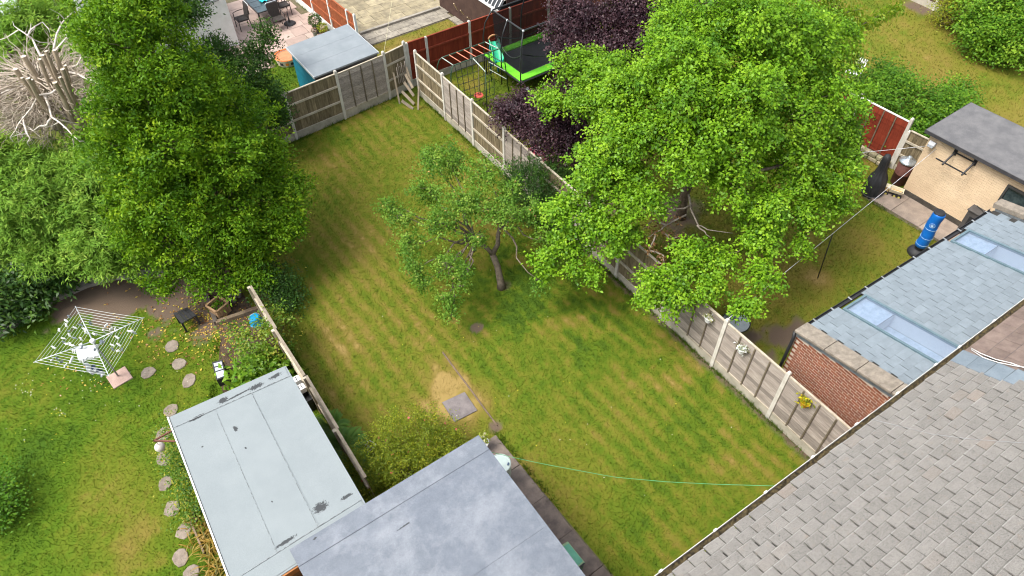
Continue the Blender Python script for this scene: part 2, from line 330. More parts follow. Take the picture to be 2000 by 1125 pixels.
paved('patio', 'pink stone patio with garden furniture', PINK, [(6, 26.2), (7.4, 26.2), (7.4, 27.1), (7.9, 27.1), (7.9, 27.5), (10.4, 27.5), (10.4, 33), (6, 33)], courses(6, 10.3, 26.2, 32.5, (.45, .6, .75), (.6, .75, .9), kp1), JOINT)
paved('patio', 'weedy yellowed patio beyond the red fence', YELL, [(10.9, 25.75), (15.4, 25.75), (15.4, 32), (10.9, 32)], courses(11.2, 15.2, 26.45, 31.5, (.6,), (.45, .6, .75)), JOINT)
paved('path', 'slab edging row below the yellowed patio', GREYP, [(11.1, 25.3), (15.4, 25.3), (15.4, 26.2), (11.1, 26.2)], courses(11.3, 14.9, 25.35, 26.2, (.42,), (.45, .6)), JOINT)
paved('path', 'slab path beside the dark garage', GREYP, [(14.95, 23.2), (15.45, 23.2), (15.45, 25.3), (14.95, 25.3)], [(14.98, 15.42, 23.3+.5*i, 23.8+.5*i) for i in range(4)], JOINT)
st = MB().box((13.2, 26.33, .07), (3.9, .12, .14), -.02).build('step', CONC); tag(st, 'low stone step edging the yellowed patio', 'step')
paved('path', 'concrete slabs beside the cream outbuilding', M('path_slab', (.33, .27, .22), (.22, .18, .15), .9, .2, scale=2.5, rnd=.1), [(19.25, 3.5), (20.4, 3.5), (20.4, 7.4), (19.2, 7.4)], [(19.3, 20.33, 3.6, 4.55), (19.3, 20.33, 4.55, 5.5), (19.3, 20.33, 5.5, 6.45), (19.3, 20.33, 6.45, 7.35)], JOINT)
paved('path', 'narrow slab strip along the blue grey roofed building', M('strip_slab', (.2, .165, .14), (.12, .1, .09), .92, .15, scale=5, rnd=.15), [(3.4, 2.4), (4.8, 2.4), (4.74, 7.35), (3.4, 7.35)], [(3.5, 4.74, 2.5+.97*i, 3.47+.97*i) for i in range(5)], JOINT)
# stepping stones of the left garden
STONE = M('stepping_stone', (.29, .245, .2), (.2, .165, .135), .9, .15, scale=7, bump=.5, rnd=.12, speck=.3)
stl = ['nearest the black stool', 'second from the black stool', 'third from the black stool', 'beside the pink slab of the dryer', 'touching the far corner of the pale shed', 'under the rusty bracket', 'just below the white globe', 'fourth below the shed corner', 'fifth below the shed corner', 'sixth below the shed corner', 'seventh below the shed corner', 'at the bottom edge of the photo']
for i, q in enumerate([(336, 677), (350, 711), (369, 744), (290, 728), (333, 802), (322, 848), (320, 896), (324, 944), (336, 994), (359, 1037), (353, 1089), (374, 1122)]):
    c = P(*q); n = 9; r = random.Random(i); ro = [r.uniform(.86, 1.1) for _ in range(n)]
    rx, ry, an = r.uniform(.2, .225), r.uniform(.17, .19), r.uniform(-.3, .3)+1.1
    ring = lambda s, z: [tuple(_rz(Vector((s*ro[j]*rx*math.cos(6.283*j/n), s*ro[j]*ry*math.sin(6.283*j/n), z)), an)+Vector((c.x, c.y, 0))) for j in range(n)]
    b = MB(); vs = ring(1, -.02)+ring(1, .018)+ring(.93, .028)
    b.add(vs, [(a+k*n, (a+1) % n+k*n, (a+1) % n+(k+1)*n, a+(k+1)*n) for k in range(2) for a in range(n)]+[tuple(range(2*n, 3*n))])
    o = b.build('stepping_stone', STONE); tag(o, 'rough stone stepping stone in the left lawn, '+stl[i], 'stepping stone', 'stepping stones across the left lawn')
c = P(234, 738); o = MB().box((c.x, c.y, .01), (.5, .5, .05), .12).build('base_slab', M('pink_slab', (.5, .36, .31), (.4, .28, .24), .9, .15, scale=3), bevel=.012); tag(o, 'pink square slab at the foot of the rotary dryer', 'slab')
c = P(897, 795); o = MB().prism([(c.x-.34, c.y-.3), (c.x+.3, c.y-.36), (c.x+.35, c.y+.28), (c.x-.28, c.y+.36)], 0, .03).build('paving_slab', M('mauve_slab', (.2, .178, .175), (.14, .125, .125), .9, .15, scale=6, bump=.5), bevel=.01); tag(o, 'lone grey slab in the dry patch of the main lawn', 'slab')
pts = [P(865, 688), P(890, 722), P(920, 762), P(948, 800), P(970, 832)]
o = MB().tube([p+Vector((random.gauss(0, .008), 0, .012)) for p in pts], .022, 5).build('lawn_edging', M('rusty_edging', (.2, .14, .1), (.12, .09, .07), .9)); tag(o, 'thin rusty edging strip sunk across the main lawn', 'edging')
# ================================================================== fences
POSTM = M('concrete_post', (.62, .595, .54), (.5, .47, .41), .9, .2, scale=5, bump=.25, bscale=60, speck=.16, rnd=.06)
GRAV = M('gravel_board', (.48, .44, .36), (.32, .3, .24), .9, .2, scale=2.5, bump=.3, speck=.2, rnd=.06)
LAPM = M('silver_lap_board', (.385, .34, .3), (.235, .2, .172), .9, .12, scale=14, bump=.4, bscale=60, rnd=.27, speck=.35, stretch=(.8, .25, 3))
CLOSEM = M('weathered_board', (.285, .23, .145), (.135, .108, .066), .9, .12, scale=5, bump=.4, bscale=40, rnd=.2, speck=.3, stretch=(3, 3, .35))
RAILM = M('weathered_rail', (.52, .47, .38), (.38, .33, .25), .9, .12, scale=6, rnd=.08)
BATM = M('batten', (.19, .155, .11), (.12, .1, .07), .9, .1, scale=8, rnd=.15)
REDM = M('red_stained_board', (.235, .04, .018), (.15, .024, .012), .8, .2, scale=5, rnd=.13, bump=.2, stretch=(3, 3, .4), speck=.2)
REDR = M('red_stained_rail', (.26, .055, .028), (.17, .032, .018), .8, .2, scale=6, rnd=.08)
ORNM = M('orange_stained_board', (.36, .11, .045), (.25, .07, .03), .8, .2, scale=5, rnd=.1, stretch=(3, 3, .4))
WHITEP = M('white_paint', (.78, .78, .76), (.68, .68, .65), .6, .3, scale=3, speck=.06, rnd=.03, bump=.08)
def wavy_board(name, mat, seed):           # horizontal lap board, unit length along x, wavy lower edge
    r = random.Random(seed); n = 10; b = MB(); vs = []
    for i in range(n+1):
        x = i/n; lo = -.075+r.uniform(-.012, .012); th = .010
        vs += [(x, -.026, lo), (x, .002, .075), (x, .012, .075), (x, .024, lo)]
    fs = []
    for i in range(n):
        for j in range(4): fs.append((i*4+j, (i+1)*4+j, (i+1)*4+(j+1) % 4, i*4+(j+1) % 4))
    fs += [(3, 2, 1, 0), (n*4, n*4+1, n*4+2, n*4+3)]
    return b.add(vs, fs).mesh(name, mat)
def feather_board(name, mat):              # vertical feather-edge board, unit height, about .13 wide
    return MB().hexa([(0, 0, 0), (.132, -.016, 0), (.132, -.003, 0), (0, .006, 0), (0, 0, 1), (.132, -.016, 1), (.132, -.003, 1), (0, .006, 1)]).mesh(name, mat)
BOARDS = {}
def board_meshes(kind, mat):
    k = (kind, mat.name)
    if k not in BOARDS: BOARDS[k] = [wavy_board('lap_board', mat, i) for i in range(5)] if kind == 'lap' else [feather_board('board', mat)]
    return BOARDS[k]
def post(par, x, y, h, mat, w_=.1, rz=0, lean=(0, 0)):
    b = MB(); a = w_/2; tp = lambda s, z: [Vector((x, y, z))+_rz(Vector((sx*s, sy*s, 0)), rz)+Vector((lean[0]*z, lean[1]*z, 0)) for sx, sy in ((-1, -1), (1, -1), (1, 1), (-1, 1))]
    v = tp(a, -.1)+tp(a*.95, h-.04)+tp(a*.55, h)
    b.add(v, [(0, 1, 5, 4), (1, 2, 6, 5), (2, 3, 7, 6), (3, 0, 4, 7), (4, 5, 9, 8), (5, 6, 10, 9), (6, 7, 11, 10), (7, 4, 8, 11), (8, 9, 10, 11)]); return b.build('post', mat, par)
def fence(name, label, posts, kinds, gb=.28, ph=1.5, side=1, post_h=None, bmat=None, rmat=None, pmat=None, capmat=None, postw=.1, lap_n=11, group=None, gmat=None, rails=(.35, .95), ridx=None):
    """posts: list of (x,y); side=+1 puts rails/battens to the left of the walking direction"""
    F = empty(name, (posts[0][0], posts[0][1], 0), label, 'fence', group); post_h = post_h or gb+ph+.12
    for p in posts: post(F, p[0], p[1], post_h+random.uniform(-.02, .03), pmat or POSTM, postw, math.atan2(posts[1][1]-posts[0][1], posts[1][0]-posts[0][0]))
    for i, kd in enumerate(kinds):
        if kd is None: continue
        a, b = Vector((*posts[i], 0)), Vector((*posts[i+1], 0)); d = b-a; L = d.length-postw*.9; an = math.atan2(d.y, d.x); u = d.normalized(); o = a+u*postw*.45
        if gb: MB().box(tuple((a+b)/2+Vector((0, 0, gb/2-.02))), (L, .05, gb+.04), an).build('gravel_board', gmat or GRAV, F, bevel=.006)
        zz = gb+random.uniform(-.015, .015); pl = MB(); pm = rmat or RAILM
        if kd == 'close':
            m = bmat or CLOSEM
            pl.box((L/2, side*-.0, ph+.012), (L, .06, .028))                 # capping rail
            pan = link('panel', pl.mesh('panel', capmat or pm), F, tuple(o-WL[F]+Vector((0, 0, zz))), (0, 0, an))
            for rz_ in rails: MB().box((L/2, side*.03, ph*rz_/1.5+.1), (L, .04, .07)).local('rail', pm, pan)
            n = int(L/.115); st = L/n
            for j in range(n): link('board', board_meshes('close', m)[0], pan, (j*st, random.uniform(-.003, .003), 0), (0, 0, 0), (st/.115, 1, ph+random.uniform(-.006, .003)))
        else:
            m = bmat or LAPM
            pl.box((L/2, 0, ph-.005), (L, .055, .03))
            pan = link('panel', pl.mesh('panel', capmat or pm), F, tuple(o-WL[F]+Vector((0, 0, zz))), (0, 0, an))
            MB().box((L/2, side*.02, .03), (L, .03, .05)).local('rail', pm, pan); st = (ph-.03)/lap_n; ms = board_meshes('lap', m)
            for j in range(lap_n): link('lap_board', random.choice(ms), pan, (0, random.uniform(-.004, .004), .075+j*st), (0, 0, 0), (L, 1, st/.15*1.25))
            for q in ((.0, .03), (.25, .038), (.5, .038), (.75, .038), (1, .03))[1:4]: MB().box((L*q[0], side*.034, ph/2-.01), (q[1], .024, ph-.06)).local('batten', BATM, pan)
            if True: pass
    return F
# right-hand boundary, battens and rails towards the main lawn
ys = [1.95, 3.8, 5.68, 7.59, 9.5, 11.4, 13.31, 15.22, 17.13, 19.04, 20.95]
RF = fence('boundary_fence', 'long weathered panel fence with concrete posts along the right of the main lawn', [(FX(y), y) for y in ys], ['lap', 'lap', 'lap', 'close', 'close', 'close', 'lap', 'close', 'lap', 'close'], side=1)
RF2 = None
# back fence
fence('back_fence', 'brown weathered fence across the far end of the main lawn', [(4.05, 21.12), (5.97, 21.23), (7.92, 21.32), (9.88, 21.46), (10.82, 21.62)], ['close', 'close', 'lap', 'close'], side=-1, gb=.3, ph=1.52, post_h=1.95, bmat=None)
# red fence behind the play equipment
fence('red_fence', 'red stained board fence behind the trampoline', [(10.95, 21.66), (11.75, 21.62), (13.66, 21.58), (15.55, 21.54), (17.45, 21.5), (19.3, 21.46)], ['close']*5, side=-1, gb=.3, ph=1.5, bmat=REDM, rmat=REDR, capmat=REDR, post_h=1.86)
# orange fence between the two rear patios, white posts
fence('orange_fence', 'orange stained fence with white posts beside the pink patio', [(10.5, 24.9), (10.47, 25.5), (10.44, 27.2), (10.42, 29.0), (10.4, 30.8)], ['close']*4, side=1, gb=.3, ph=1.35, bmat=ORNM, rmat=ORNM, capmat=ORNM, pmat=WHITEP, gmat=WHITEP, post_h=1.75, postw=.09)
# red fence at the outbuilding
fence('red_panel_fence', 'red panel fence with pale posts left of the cream outbuilding', [(21.25, 7.8), (21.22, 9.6), (21.2, 11.4), (21.18, 13.2)], ['lap']*3, side=1, gb=.25, ph=1.5, bmat=REDM, rmat=REDR, capmat=WHITEP, post_h=1.9, lap_n=8)
fence('return_fence', 'short brown fence between red panel fence and outbuilding', [(21.25, 7.72), (21.3, 6.85)], ['close'], side=-1, gb=.2, ph=1.3, post_h=1.5)
# low rubble wall under the red panel fence
# far top-right fence
fence('far_fence', 'dark board fence with a pale post at the far right lawn edge', [(32.3, 9.5), (32.3, 11.3), (32.3, 13.1), (32.4, 14.9), (32.5, 16.7)], ['close']*4, side=1, gb=.3, ph=1.3, bmat=M('dark_brown_board', (.11, .065, .045), rnd=.15), rmat=M('dark_brown_rail', (.12, .075, .05)), post_h=1.8)
# old leaning fence of the left garden
OLDM = M('old_board', (.4, .34, .255), (.24, .2, .145), .9, .12, scale=5, bump=.4, rnd=.18, stretch=(3, 3, .35))
def old_fence():
    F = empty('leaning_fence', (1.75, 13.85, 0), 'old leaning wooden fence along the left of the main lawn', 'fence'); T = M('old_top_rail', (.33, .285, .22), (.22, .185, .14), .9, .1, scale=8, rnd=.1)
    ends = [(1.77, 13.85), (1.72, 12.15), (1.71, 10.45), (1.66, 8.75), (1.62, 7.35)]
    for i, (a, b) in enumerate(zip(ends, ends[1:])):
        A, B = Vector((*a, 0)), Vector((*b, 0)); d = B-A; L = d.length; an = math.atan2(d.y, d.x); h = 1.62+random.uniform(-.05, .05); ln = .05+.02*(i % 2)
        pan = link('panel', MB().box((L/2, 0, h+.0), (L, .07, .03)).mesh('panel', T), F, tuple(A-WL[F]), (ln, 0, an))
        n = int(L/.13)
        for j in range(n): link('board', board_meshes('close', OLDM)[0], pan, (j*L/n, 0, .02), (0, 0, 0), (1.02, 1.1, h-.03-random.uniform(0, .03)))
        for z in (.45, 1.2): MB().box((L/2, -.04, z), (L, .05, .08)).local('rail', RAILM, pan)
        MB().box((.03, -.05, h/2), (.08, .08, h+.04)).local('post', RAILM, pan)
    return F
old_fence()
BRKM = M('broken_board', (.3, .25, .19), (.2, .165, .12), .9, rnd=.25)
# broken panel leaning in the far corner
e = empty('broken_panel', (10.45, 20.7, 0), 'broken pale fence panel pieces leaning in the far corner of the main lawn', 'fence panel')
for i, (x0, y0, z0, x1, y1, z1, w_) in enumerate([(10.35, 19.75, .02, 10.0, 21.2, .5, .14), (10.42, 19.9, .25, 10.2, 21.25, .8, .14), (10.5, 20.1, .45, 10.35, 21.3, 1.05, .14), (10.2, 19.6, 0, 9.85, 21.0, .2, .14), (10.55, 20.4, .65, 10.45, 21.3, 1.3, .14)]):
    a, b = Vector((x0, y0+.5, z0)), Vector((x1+.12, y1, z1)); c_ = (a+b)/2+Vector((.15, .15, -.05)); MB().bar(c_.lerp(a, .62), c_.lerp(b, .62), .11, .018, (-1, -.2, .6)).build('board', BRKM, e)
MB().bar((10.35, 20.2, 0), (10.6, 20.4, .8), .06, .04).build('batten', BRKM, e); MB().bar((10.0, 20.95, 0), (10.1, 21.3, 1.1), .06, .04).build('batten', BRKM, e)
for j in range(6): MB().bar((10.25+.07*j, 21.28, .6), (10.25+.07*j, 21.3, 1.25+.12*(j % 2)), .055, .015).build('slat', LAPM, e)
# ================================================================== buildings
def pieces(par, name, items, mat, limit=300):
    """items: (mesh, matrix in world, visible weight). The largest in view become parts, the rest one joined part"""
    inv = [it for it in items if it[2] > 0]; inv.sort(key=lambda t: -t[2]); off = Matrix.Translation(-WL[par])
    for me, mw, _ in inv[:limit]:
        o = bpy.data.objects.new(name, me); col.objects.link(o); o.parent = par; o.matrix_basis = off @ mw
    rest = [it for it in items if it[2] <= 0]+inv[limit:]
    if rest:
        b = MB()
        for me, mw, _ in rest: b.add([mw @ v.co for v in me.vertices], [tuple(p.vertices) for p in me.polygons])
        tag(b.build(name+'_field', mat, par), None, None, None, 'stuff')
def frame_mat(x, y, z, o): return Matrix(((x.x, y.x, z.x, o.x), (x.y, y.y, z.y, o.y), (x.z, y.z, z.z, o.z), (0, 0, 0, 1)))
def px_w(p, m=30): return (FPX/max(1, (Vector((p[0], p[1], p[2]-CAM_H))).dot(CF))) if in_view(p, m) else 0
def roof_tile(name, mat, w_, l, th, seed, chip=.004):
    r = random.Random(seed); j = lambda: r.uniform(-chip, chip); h = w_/2
    p = [(-h+j(), j(), 0), (h+j(), j(), 0), (h+j(), l, 0), (-h+j(), l, 0)]
    return MB().hexa(p+[(x*.985, y+(.004 if y < .1 else 0), th) for x, y, z in p]).mesh(name, mat)
GREYT = None
def tile_mat():
    k = NT('grey_concrete_tile'); n1 = k.noise(5, 4, .6); n2 = k.noise(24, 5, .8); n3 = k.noise(9, 3, .6); n4 = k.noise(60, 2, .6)
    oi = k.n('ShaderNodeObjectInfo').outputs['Random']
    c = k.mix(n1, (.158, .15, .138), (.242, .231, .212))
    c = k.mix(k.ramp(n3, [(.60, (0, 0, 0)), (.74, (1, 1, 1))]), c, (.215, .19, .165))           # pinkish worn patches
    c = k.mix(k.ramp(n2, [(.58, (0, 0, 0)), (.68, (1, 1, 1))]), c, (.085, .085, .084))           # dark lichen specks
    c = k.mix(k.ramp(k.noise(19, 4, .75), [(.67, (0, 0, 0)), (.76, (1, 1, 1))]), c, (.33, .33, .315))  # pale lichen
    o2 = k.math('FRACT', k.math('MULTIPLY', oi, 17.3))
    c = k.mix(k.ramp(o2, [(.94, (0, 0, 0)), (.99, (.4, .4, .4))]), c, (.25, .2, .16))
    sy = k.n('ShaderNodeSeparateXYZ'); k.l(k.n('ShaderNodeTexCoord').outputs['Object'], sy.inputs[0])
    c = k.mix(k.math('MULTIPLY', k.math('GREATER_THAN', sy.outputs[1], .152), k.math('MULTIPLY_ADD', n2, 1.1, -.15), clamp=True), c, (.075, .073, .065))   # shading at the overlap painted in, broken up by noise
    c = k.mix(k.math('MULTIPLY', k.math('LESS_THAN', sy.outputs[1], .014), .35), c, (.36, .355, .34))                                         # light caught by the lower edge, painted as a pale line
    v = k.math('ADD', k.math('MULTIPLY_ADD', oi, .15, .91), k.math('MULTIPLY', k.math('SUBTRACT', n4, .5), 1.0)); cb = k.n('ShaderNodeCombineColor'); [k.l(v, cb.inputs[i]) for i in range(3)]
    k.l(k.mix(1., c, cb.outputs[0], 'MULTIPLY'), k.b.inputs['Base Color']); k.bump(k.math('ADD', n2, n4), .45, .012); MATS['tile'] = k.done(.92, .15); return k.m
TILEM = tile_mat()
DARKU = M('roof_underlay', (.05, .048, .045), rnd=0); HB = M('house_brick', (.3, .12, .07), (.22, .085, .05), .9, .15, scale=12)
AH = math.radians(-2.48); he = Vector((math.cos(AH), math.sin(AH), 0)); hn = Vector((math.sin(AH), -math.cos(AH), 0)); HP = math.radians(24)
hup = hn*math.cos(HP)+Vector((0, 0, math.sin(HP))); hno = hup.cross(he); HO = Vector((4.87, 1.60, 5.0)); PARTY = 5.48
def roof_pt(s, t, z=0): return HO+he*s+hup*t+hno*z
def house():
    H = empty('house', tuple(Vector((HO.x+4, HO.y-4, 0))), 'house with weathered grey concrete tile roof at the lower right', 'house')
    a, b = roof_pt(-14, .3), roof_pt(PARTY, .3)
    w0 = [HO+he*-13+hn*.35, HO+he*PARTY+hn*.35, HO+he*PARTY+hn*8.5, HO+he*-13+hn*8.5]
    MB().prism([(p.x, p.y) for p in w0], 0, 4.95).build('wall', HB, H)
    R = MB().hexa([roof_pt(-14, .02, -.1), roof_pt(PARTY, .02, -.1), roof_pt(PARTY, 4.8, -.1), roof_pt(-14, 4.8, -.1), roof_pt(-14, .02, -.012), roof_pt(PARTY, .02, -.012), roof_pt(PARTY, 4.8, -.012), roof_pt(-14, 4.8, -.012)]).build('roof', DARKU, H)
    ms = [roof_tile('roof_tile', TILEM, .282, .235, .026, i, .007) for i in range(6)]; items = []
    for k in range(28):
        for i in range(-46, 20):
            s = .04+(i+.5*(k % 2))*.30; t = -.02+k*.168
            if s > PARTY+.1: continue
            p = roof_pt(s, t); v = px_w(p, 25)
            tl = math.radians(6)+random.gauss(0, .016); ro = random.gauss(0, .017); lift = abs(random.gauss(0, .005))
            y = (hup*math.cos(tl)-hno*math.sin(tl)); x = (he*-math.cos(ro)+y*math.sin(ro)); y = hno.cross(x)*math.cos(tl)-hno*math.sin(tl); z = x.cross(y)
            items.append((random.choice(ms), frame_mat(x, y, z, roof_pt(s, t, .018+lift)), v))
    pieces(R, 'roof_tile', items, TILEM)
    return H
H1 = house()
def gutter_run(H, s0, s1, mat, muck):
    g = MB(); L = lambda s, o, z: HO+he*s-hn*o+Vector((0, 0, z))
    prof = [(.125, .0), (.135, .0), (.135, -.10), (.02, -.10), (.02, -.01), (.03, -.01), (.03, -.09), (.125, -.09)]
    n = len(prof); vs = [L(s, o, z-.01) for s in (s0, s1) for o, z in prof]
    G = g.add(vs, [(i, (i+1) % n, (i+1) % n+n, i+n) for i in range(n)]+[tuple(range(n)), tuple(range(2*n-1, n-1, -1))]).build('gutter', mat, H)
    MB().grid(int((s1-s0)*14), 2, lambda u, v: tuple(L(s0+(s1-s0)*u, .03+.092*v, -.055+random.uniform(-.02, .028)))).build('moss', muck, G)
    s = s0+.4
    while s < s1: MB().box(tuple(L(s, .135, -.02)), (.05, .03, .04), AH).build('bracket', WHITEP, G); s += 1.05
GUTW = M('gutter_plastic', (.6, .58, .54), (.45, .43, .4), .6, .3, scale=6); MUCK = M('gutter_moss', (.09, .07, .035), (.03, .025, .018), .95, .1, scale=18, contrast=(.4, .6), speck=.5)
gutter_run(H1, -12, PARTY, GUTW, MUCK)
def neighbour():
    H = empty('house', tuple(roof_pt(PARTY+3, 3)-Vector((0, 0, roof_pt(0, 3).z))), 'attached house with brown tile roof at the right edge', 'house')
    w0 = [HO+he*(PARTY+.01)+hn*.35, HO+he*(PARTY+8)+hn*.35, HO+he*(PARTY+8)+hn*8.5, HO+he*(PARTY+.01)+hn*8.5]
    MB().prism([(p.x, p.y) for p in w0], 0, 4.95).build('wall', HB, H); a = PARTY+.005; b = PARTY+8
    R = MB().hexa([roof_pt(a, .02, -.1), roof_pt(b, .02, -.1), roof_pt(b, 4.8, -.1), roof_pt(a, 4.8, -.1), roof_pt(a, .02, -.012), roof_pt(b, .02, -.012), roof_pt(b, 4.8, -.012), roof_pt(a, 4.8, -.012)]).build('roof', DARKU, H)
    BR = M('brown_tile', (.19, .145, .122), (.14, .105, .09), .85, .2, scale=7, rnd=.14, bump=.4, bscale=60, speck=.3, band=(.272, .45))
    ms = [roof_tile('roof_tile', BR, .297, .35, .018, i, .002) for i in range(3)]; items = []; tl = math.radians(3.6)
    for k in range(17):
        for i in range(27):
            s = PARTY+.42+(i+.5*(k % 2))*.30; t = -.02+k*.29
            y = hup*math.cos(tl)-hno*math.sin(tl); p = roof_pt(s, t)
            items.append((random.choice(ms), frame_mat(-he, y, y.cross(he), roof_pt(s, t, .019+random.uniform(0, .002))), px_w(p, 30)))
    pieces(R, 'roof_tile', items, BR)
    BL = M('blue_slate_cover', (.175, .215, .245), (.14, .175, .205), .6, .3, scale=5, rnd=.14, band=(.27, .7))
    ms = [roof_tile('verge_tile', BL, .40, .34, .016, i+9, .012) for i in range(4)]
    for k in range(15):
        tl = math.radians(4); y = hup*math.cos(tl)-hno*math.sin(tl); o = bpy.data.objects.new('verge_tile', ms[k % 4]); col.objects.link(o); o.parent = R
        o.matrix_basis = Matrix.Translation(-WL[R]) @ frame_mat(-he, y, y.cross(he), roof_pt(PARTY+.12+random.uniform(-.02, .02), -.03+k*.29, .042))
    gutter_run(H, PARTY+.005, PARTY+8, GUTW, MUCK); return H
neighbour()
for nm, lab, pts, r, c in [('roof_cable', 'pair of white cables lying on the brown roof, upper one', [(1897, 680), (1915, 690), (1945, 702), (1975, 709), (2010, 722)], .008, (.75, .73, .7)),
                           ('roof_cable', 'pair of white cables lying on the brown roof, lower one', [(1897, 683), (1920, 698), (1950, 708), (1980, 714), (2010, 719)], .008, (.72, .7, .68)),
                           ('aerial_wire', 'thin pale wire running over the grey tiles', [(1702, 819), (1760, 833), (1820, 848), (1900, 858), (2010, 866)], .004, (.36, .36, .36))]:
    q = []
    for px, py in pts:       # lay the cable on the roof plane
        z = 5.
        for _ in range(30): w_ = P(px, py, z); z = 5.0+.06+(w_-HO).dot(hn)*math.tan(HP)
        q.append(P(px, py, z))
    tag(MB().tube(q, r, 6).build(nm, M(nm+'_m', c, speck=.05, rnd=0), smooth=True), lab, 'cable')
# ------------------------------------------------------------------ brick extension with slate roof and two rooflights
AE = math.radians(-3.2); ee = Vector((math.cos(AE), math.sin(AE), 0)); en = Vector((math.sin(AE), -math.cos(AE), 0)); EPI = math.radians(11)
eup = en*math.cos(EPI)+Vector((0, 0, math.sin(EPI))); eno = eup.cross(ee); EO = Vector((10.93, 4.2, 2.46))
def ept(s, t, z=0): return EO+ee*s+eup*t+eno*z
def es(px, py):          # eave coordinate of a pixel on the roof plane
    return (P(px, py, 2.48)-EO).dot(ee)
def extension():
    X = empty('house_extension', (14.5, 2.8, 0), 'single storey brick extension with blue grey slate roof and two rooflights', 'building')
    RW = 7.42; D = 3.2; lights = [(es(1647, 606), es(1690, 577)), (es(1855, 472), es(1888, 448))]
    # walls
    WM = M('mortar', (.52, .45, .37), (.42, .36, .3), .95, .1, scale=20, rnd=0)
    q = lambda s, d, z: Vector((EO.x, EO.y, 0))+ee*s+en*d+Vector((0, 0, z))
    top = lambda d: 2.46+d*math.tan(EPI)-.12
    W = MB().hexa([q(.03, 0, 0), q(.27, 0, 0), q(.27, D, 0), q(.03, D, 0), q(.03, 0, top(0)), q(.27, 0, top(0)), q(.27, D, top(D)), q(.03, D, top(D))]).build('wall', WM, X)
    MB().hexa([q(.28, .02, 0), q(RW, .02, 0), q(RW, .24, 0), q(.28, .24, 0), q(.28, .02, 2.3), q(RW, .02, 2.3), q(RW, .24, 2.3), q(.28, .24, 2.3)]).build('wall', HB, X)
    BM = M('red_brick', (.26, .092, .046), (.175, .06, .034), .88, .15, scale=16, rnd=.2, bump=.3, bscale=60, speck=.2)
    r = random.Random(3); ms = []
    for i in range(4):
        j = lambda: r.uniform(-.003, .003)
        ms.append(MB().box((0, 0, 0), (.03, .207+j(), .059+j())).mesh('brick', BM))
    items = []; zz = .04; k = 0
    while zz < top(D)-.03:
        d = -.02 if k % 2 else .095
        while d < D:
            if top(d) > zz+.03:
                c = q(.042, d+.1, zz); items.append((r.choice(ms), Matrix.Translation(c) @ Matrix.Rotation(AE, 4, 'Z') @ Matrix.Rotation(r.gauss(0, .006), 4, 'X'), (px_w(c) if zz > .75 and d < 2.9 else 0)))
            d += .226
        zz += .0765; k += 1
    pieces(W, 'brick', items, BM)
    # front corner: dark downpipe
    MB().tube([q(-.04, -.05, 0), q(-.04, -.05, 2.3), q(0, -.1, 2.42)], .04, 8).build('downpipe', M('black_plastic', (.03, .032, .035), rough=.5, spec=.4), X, smooth=True)
    # roof deck in strips that leave the rooflights open
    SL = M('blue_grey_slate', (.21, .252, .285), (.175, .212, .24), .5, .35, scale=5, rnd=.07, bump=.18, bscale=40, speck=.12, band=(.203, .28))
    R = None; xs = [(.3, lights[0][0]), (lights[0][1], lights[1][0]), (lights[1][1], RW)]
    b = MB()
    for s0, s1 in xs: b.hexa([ept(s0, 0, -.1), ept(s1, 0, -.1), ept(s1, D, -.1), ept(s0, D, -.1), ept(s0, 0, 0), ept(s1, 0, 0), ept(s1, D, 0), ept(s0, D, 0)])
    R = b.build('roof', DARKU, X)
    def slate(seed, w_=.33):
        rr = random.Random(seed); h = w_/2-.006; l = .27; bb = MB(); g = .05
        # flat plate with pillowed centre and thin edge
        bb.hexa([(-h, 0, 0), (h, 0, 0), (h, l, 0), (-h, l, 0), (-h, 0, .008), (h, 0, .008), (h, l, .008), (-h, l, .008)])
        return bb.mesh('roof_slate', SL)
    ms = [slate(i) for i in range(3)]; items = []; tl = math.radians(3)
    for k in range(15):
        for i in range(24):
            s = .3+.165+(i+.5*(k % 2))*.33; t = -.03+k*.215
            if s > RW-.1 or any(a-.13 < s < b_+.13 for a, b_ in lights): continue
            y = eup*math.cos(tl)-eno*math.sin(tl); p = ept(s, t)
            items.append((random.choice(ms), frame_mat(-ee, y, y.cross(ee), ept(s, t, .012+random.uniform(0, .003))), px_w(p, 40)))
    # cut slates beside the rooflights
    cm = [MB().hexa([(-.5, 0, 0), (.5, 0, 0), (.5, .27, 0), (-.5, .27, 0), (-.5, 0, .008), (.5, 0, .008), (.5, .27, .008), (-.5, .27, .008)]).mesh('roof_slate', SL)]
    for k in range(15):
        y = eup*math.cos(tl)-eno*math.sin(tl)
        for a, b_ in lights:
            for lo, hi in ((a-.36, a-.002), (b_+.002, b_+.36)):
                m = frame_mat(-ee, y, y.cross(ee), ept((lo+hi)/2, -.03+k*.215, .004)) @ Matrix.Diagonal((hi-lo, 1, 1, 1)); items.append((cm[0], m, 1))
    pieces(R, 'roof_slate', items, SL)
    # rooflights
    FR = M('rooflight_frame', (.13, .2, .23), (.1, .16, .19), .45, .4, rnd=0, speck=.08)
    k = NT('rooflight_glass'); k.b.inputs['Base Color'].default_value = (.75, .87, 1, 1); m = k.done(.03, .5); tr = k.n('ShaderNodeBsdfTransparent'); tr.inputs[0].default_value = (.9, .95, 1, 1)
    mx = k.n('ShaderNodeMixShader', i_0=.3); gl = k.n('ShaderNodeBsdfGlossy'); gl.inputs['Roughness'].default_value = .02; gl.inputs['Color'].default_value = (.9, .95, 1, 1); k.l(tr.outputs[0], mx.inputs[1]); k.l(gl.outputs[0], mx.inputs[2]); k.l(mx.outputs[0], k.out.inputs[0])
    GLS = m; IN = M('white_plaster', (.8, .8, .8), (.76, .76, .76), rnd=0, speck=.03, bump=0)
    RM = M('room_floor', (.66, .72, .78), rnd=0, speck=.05)
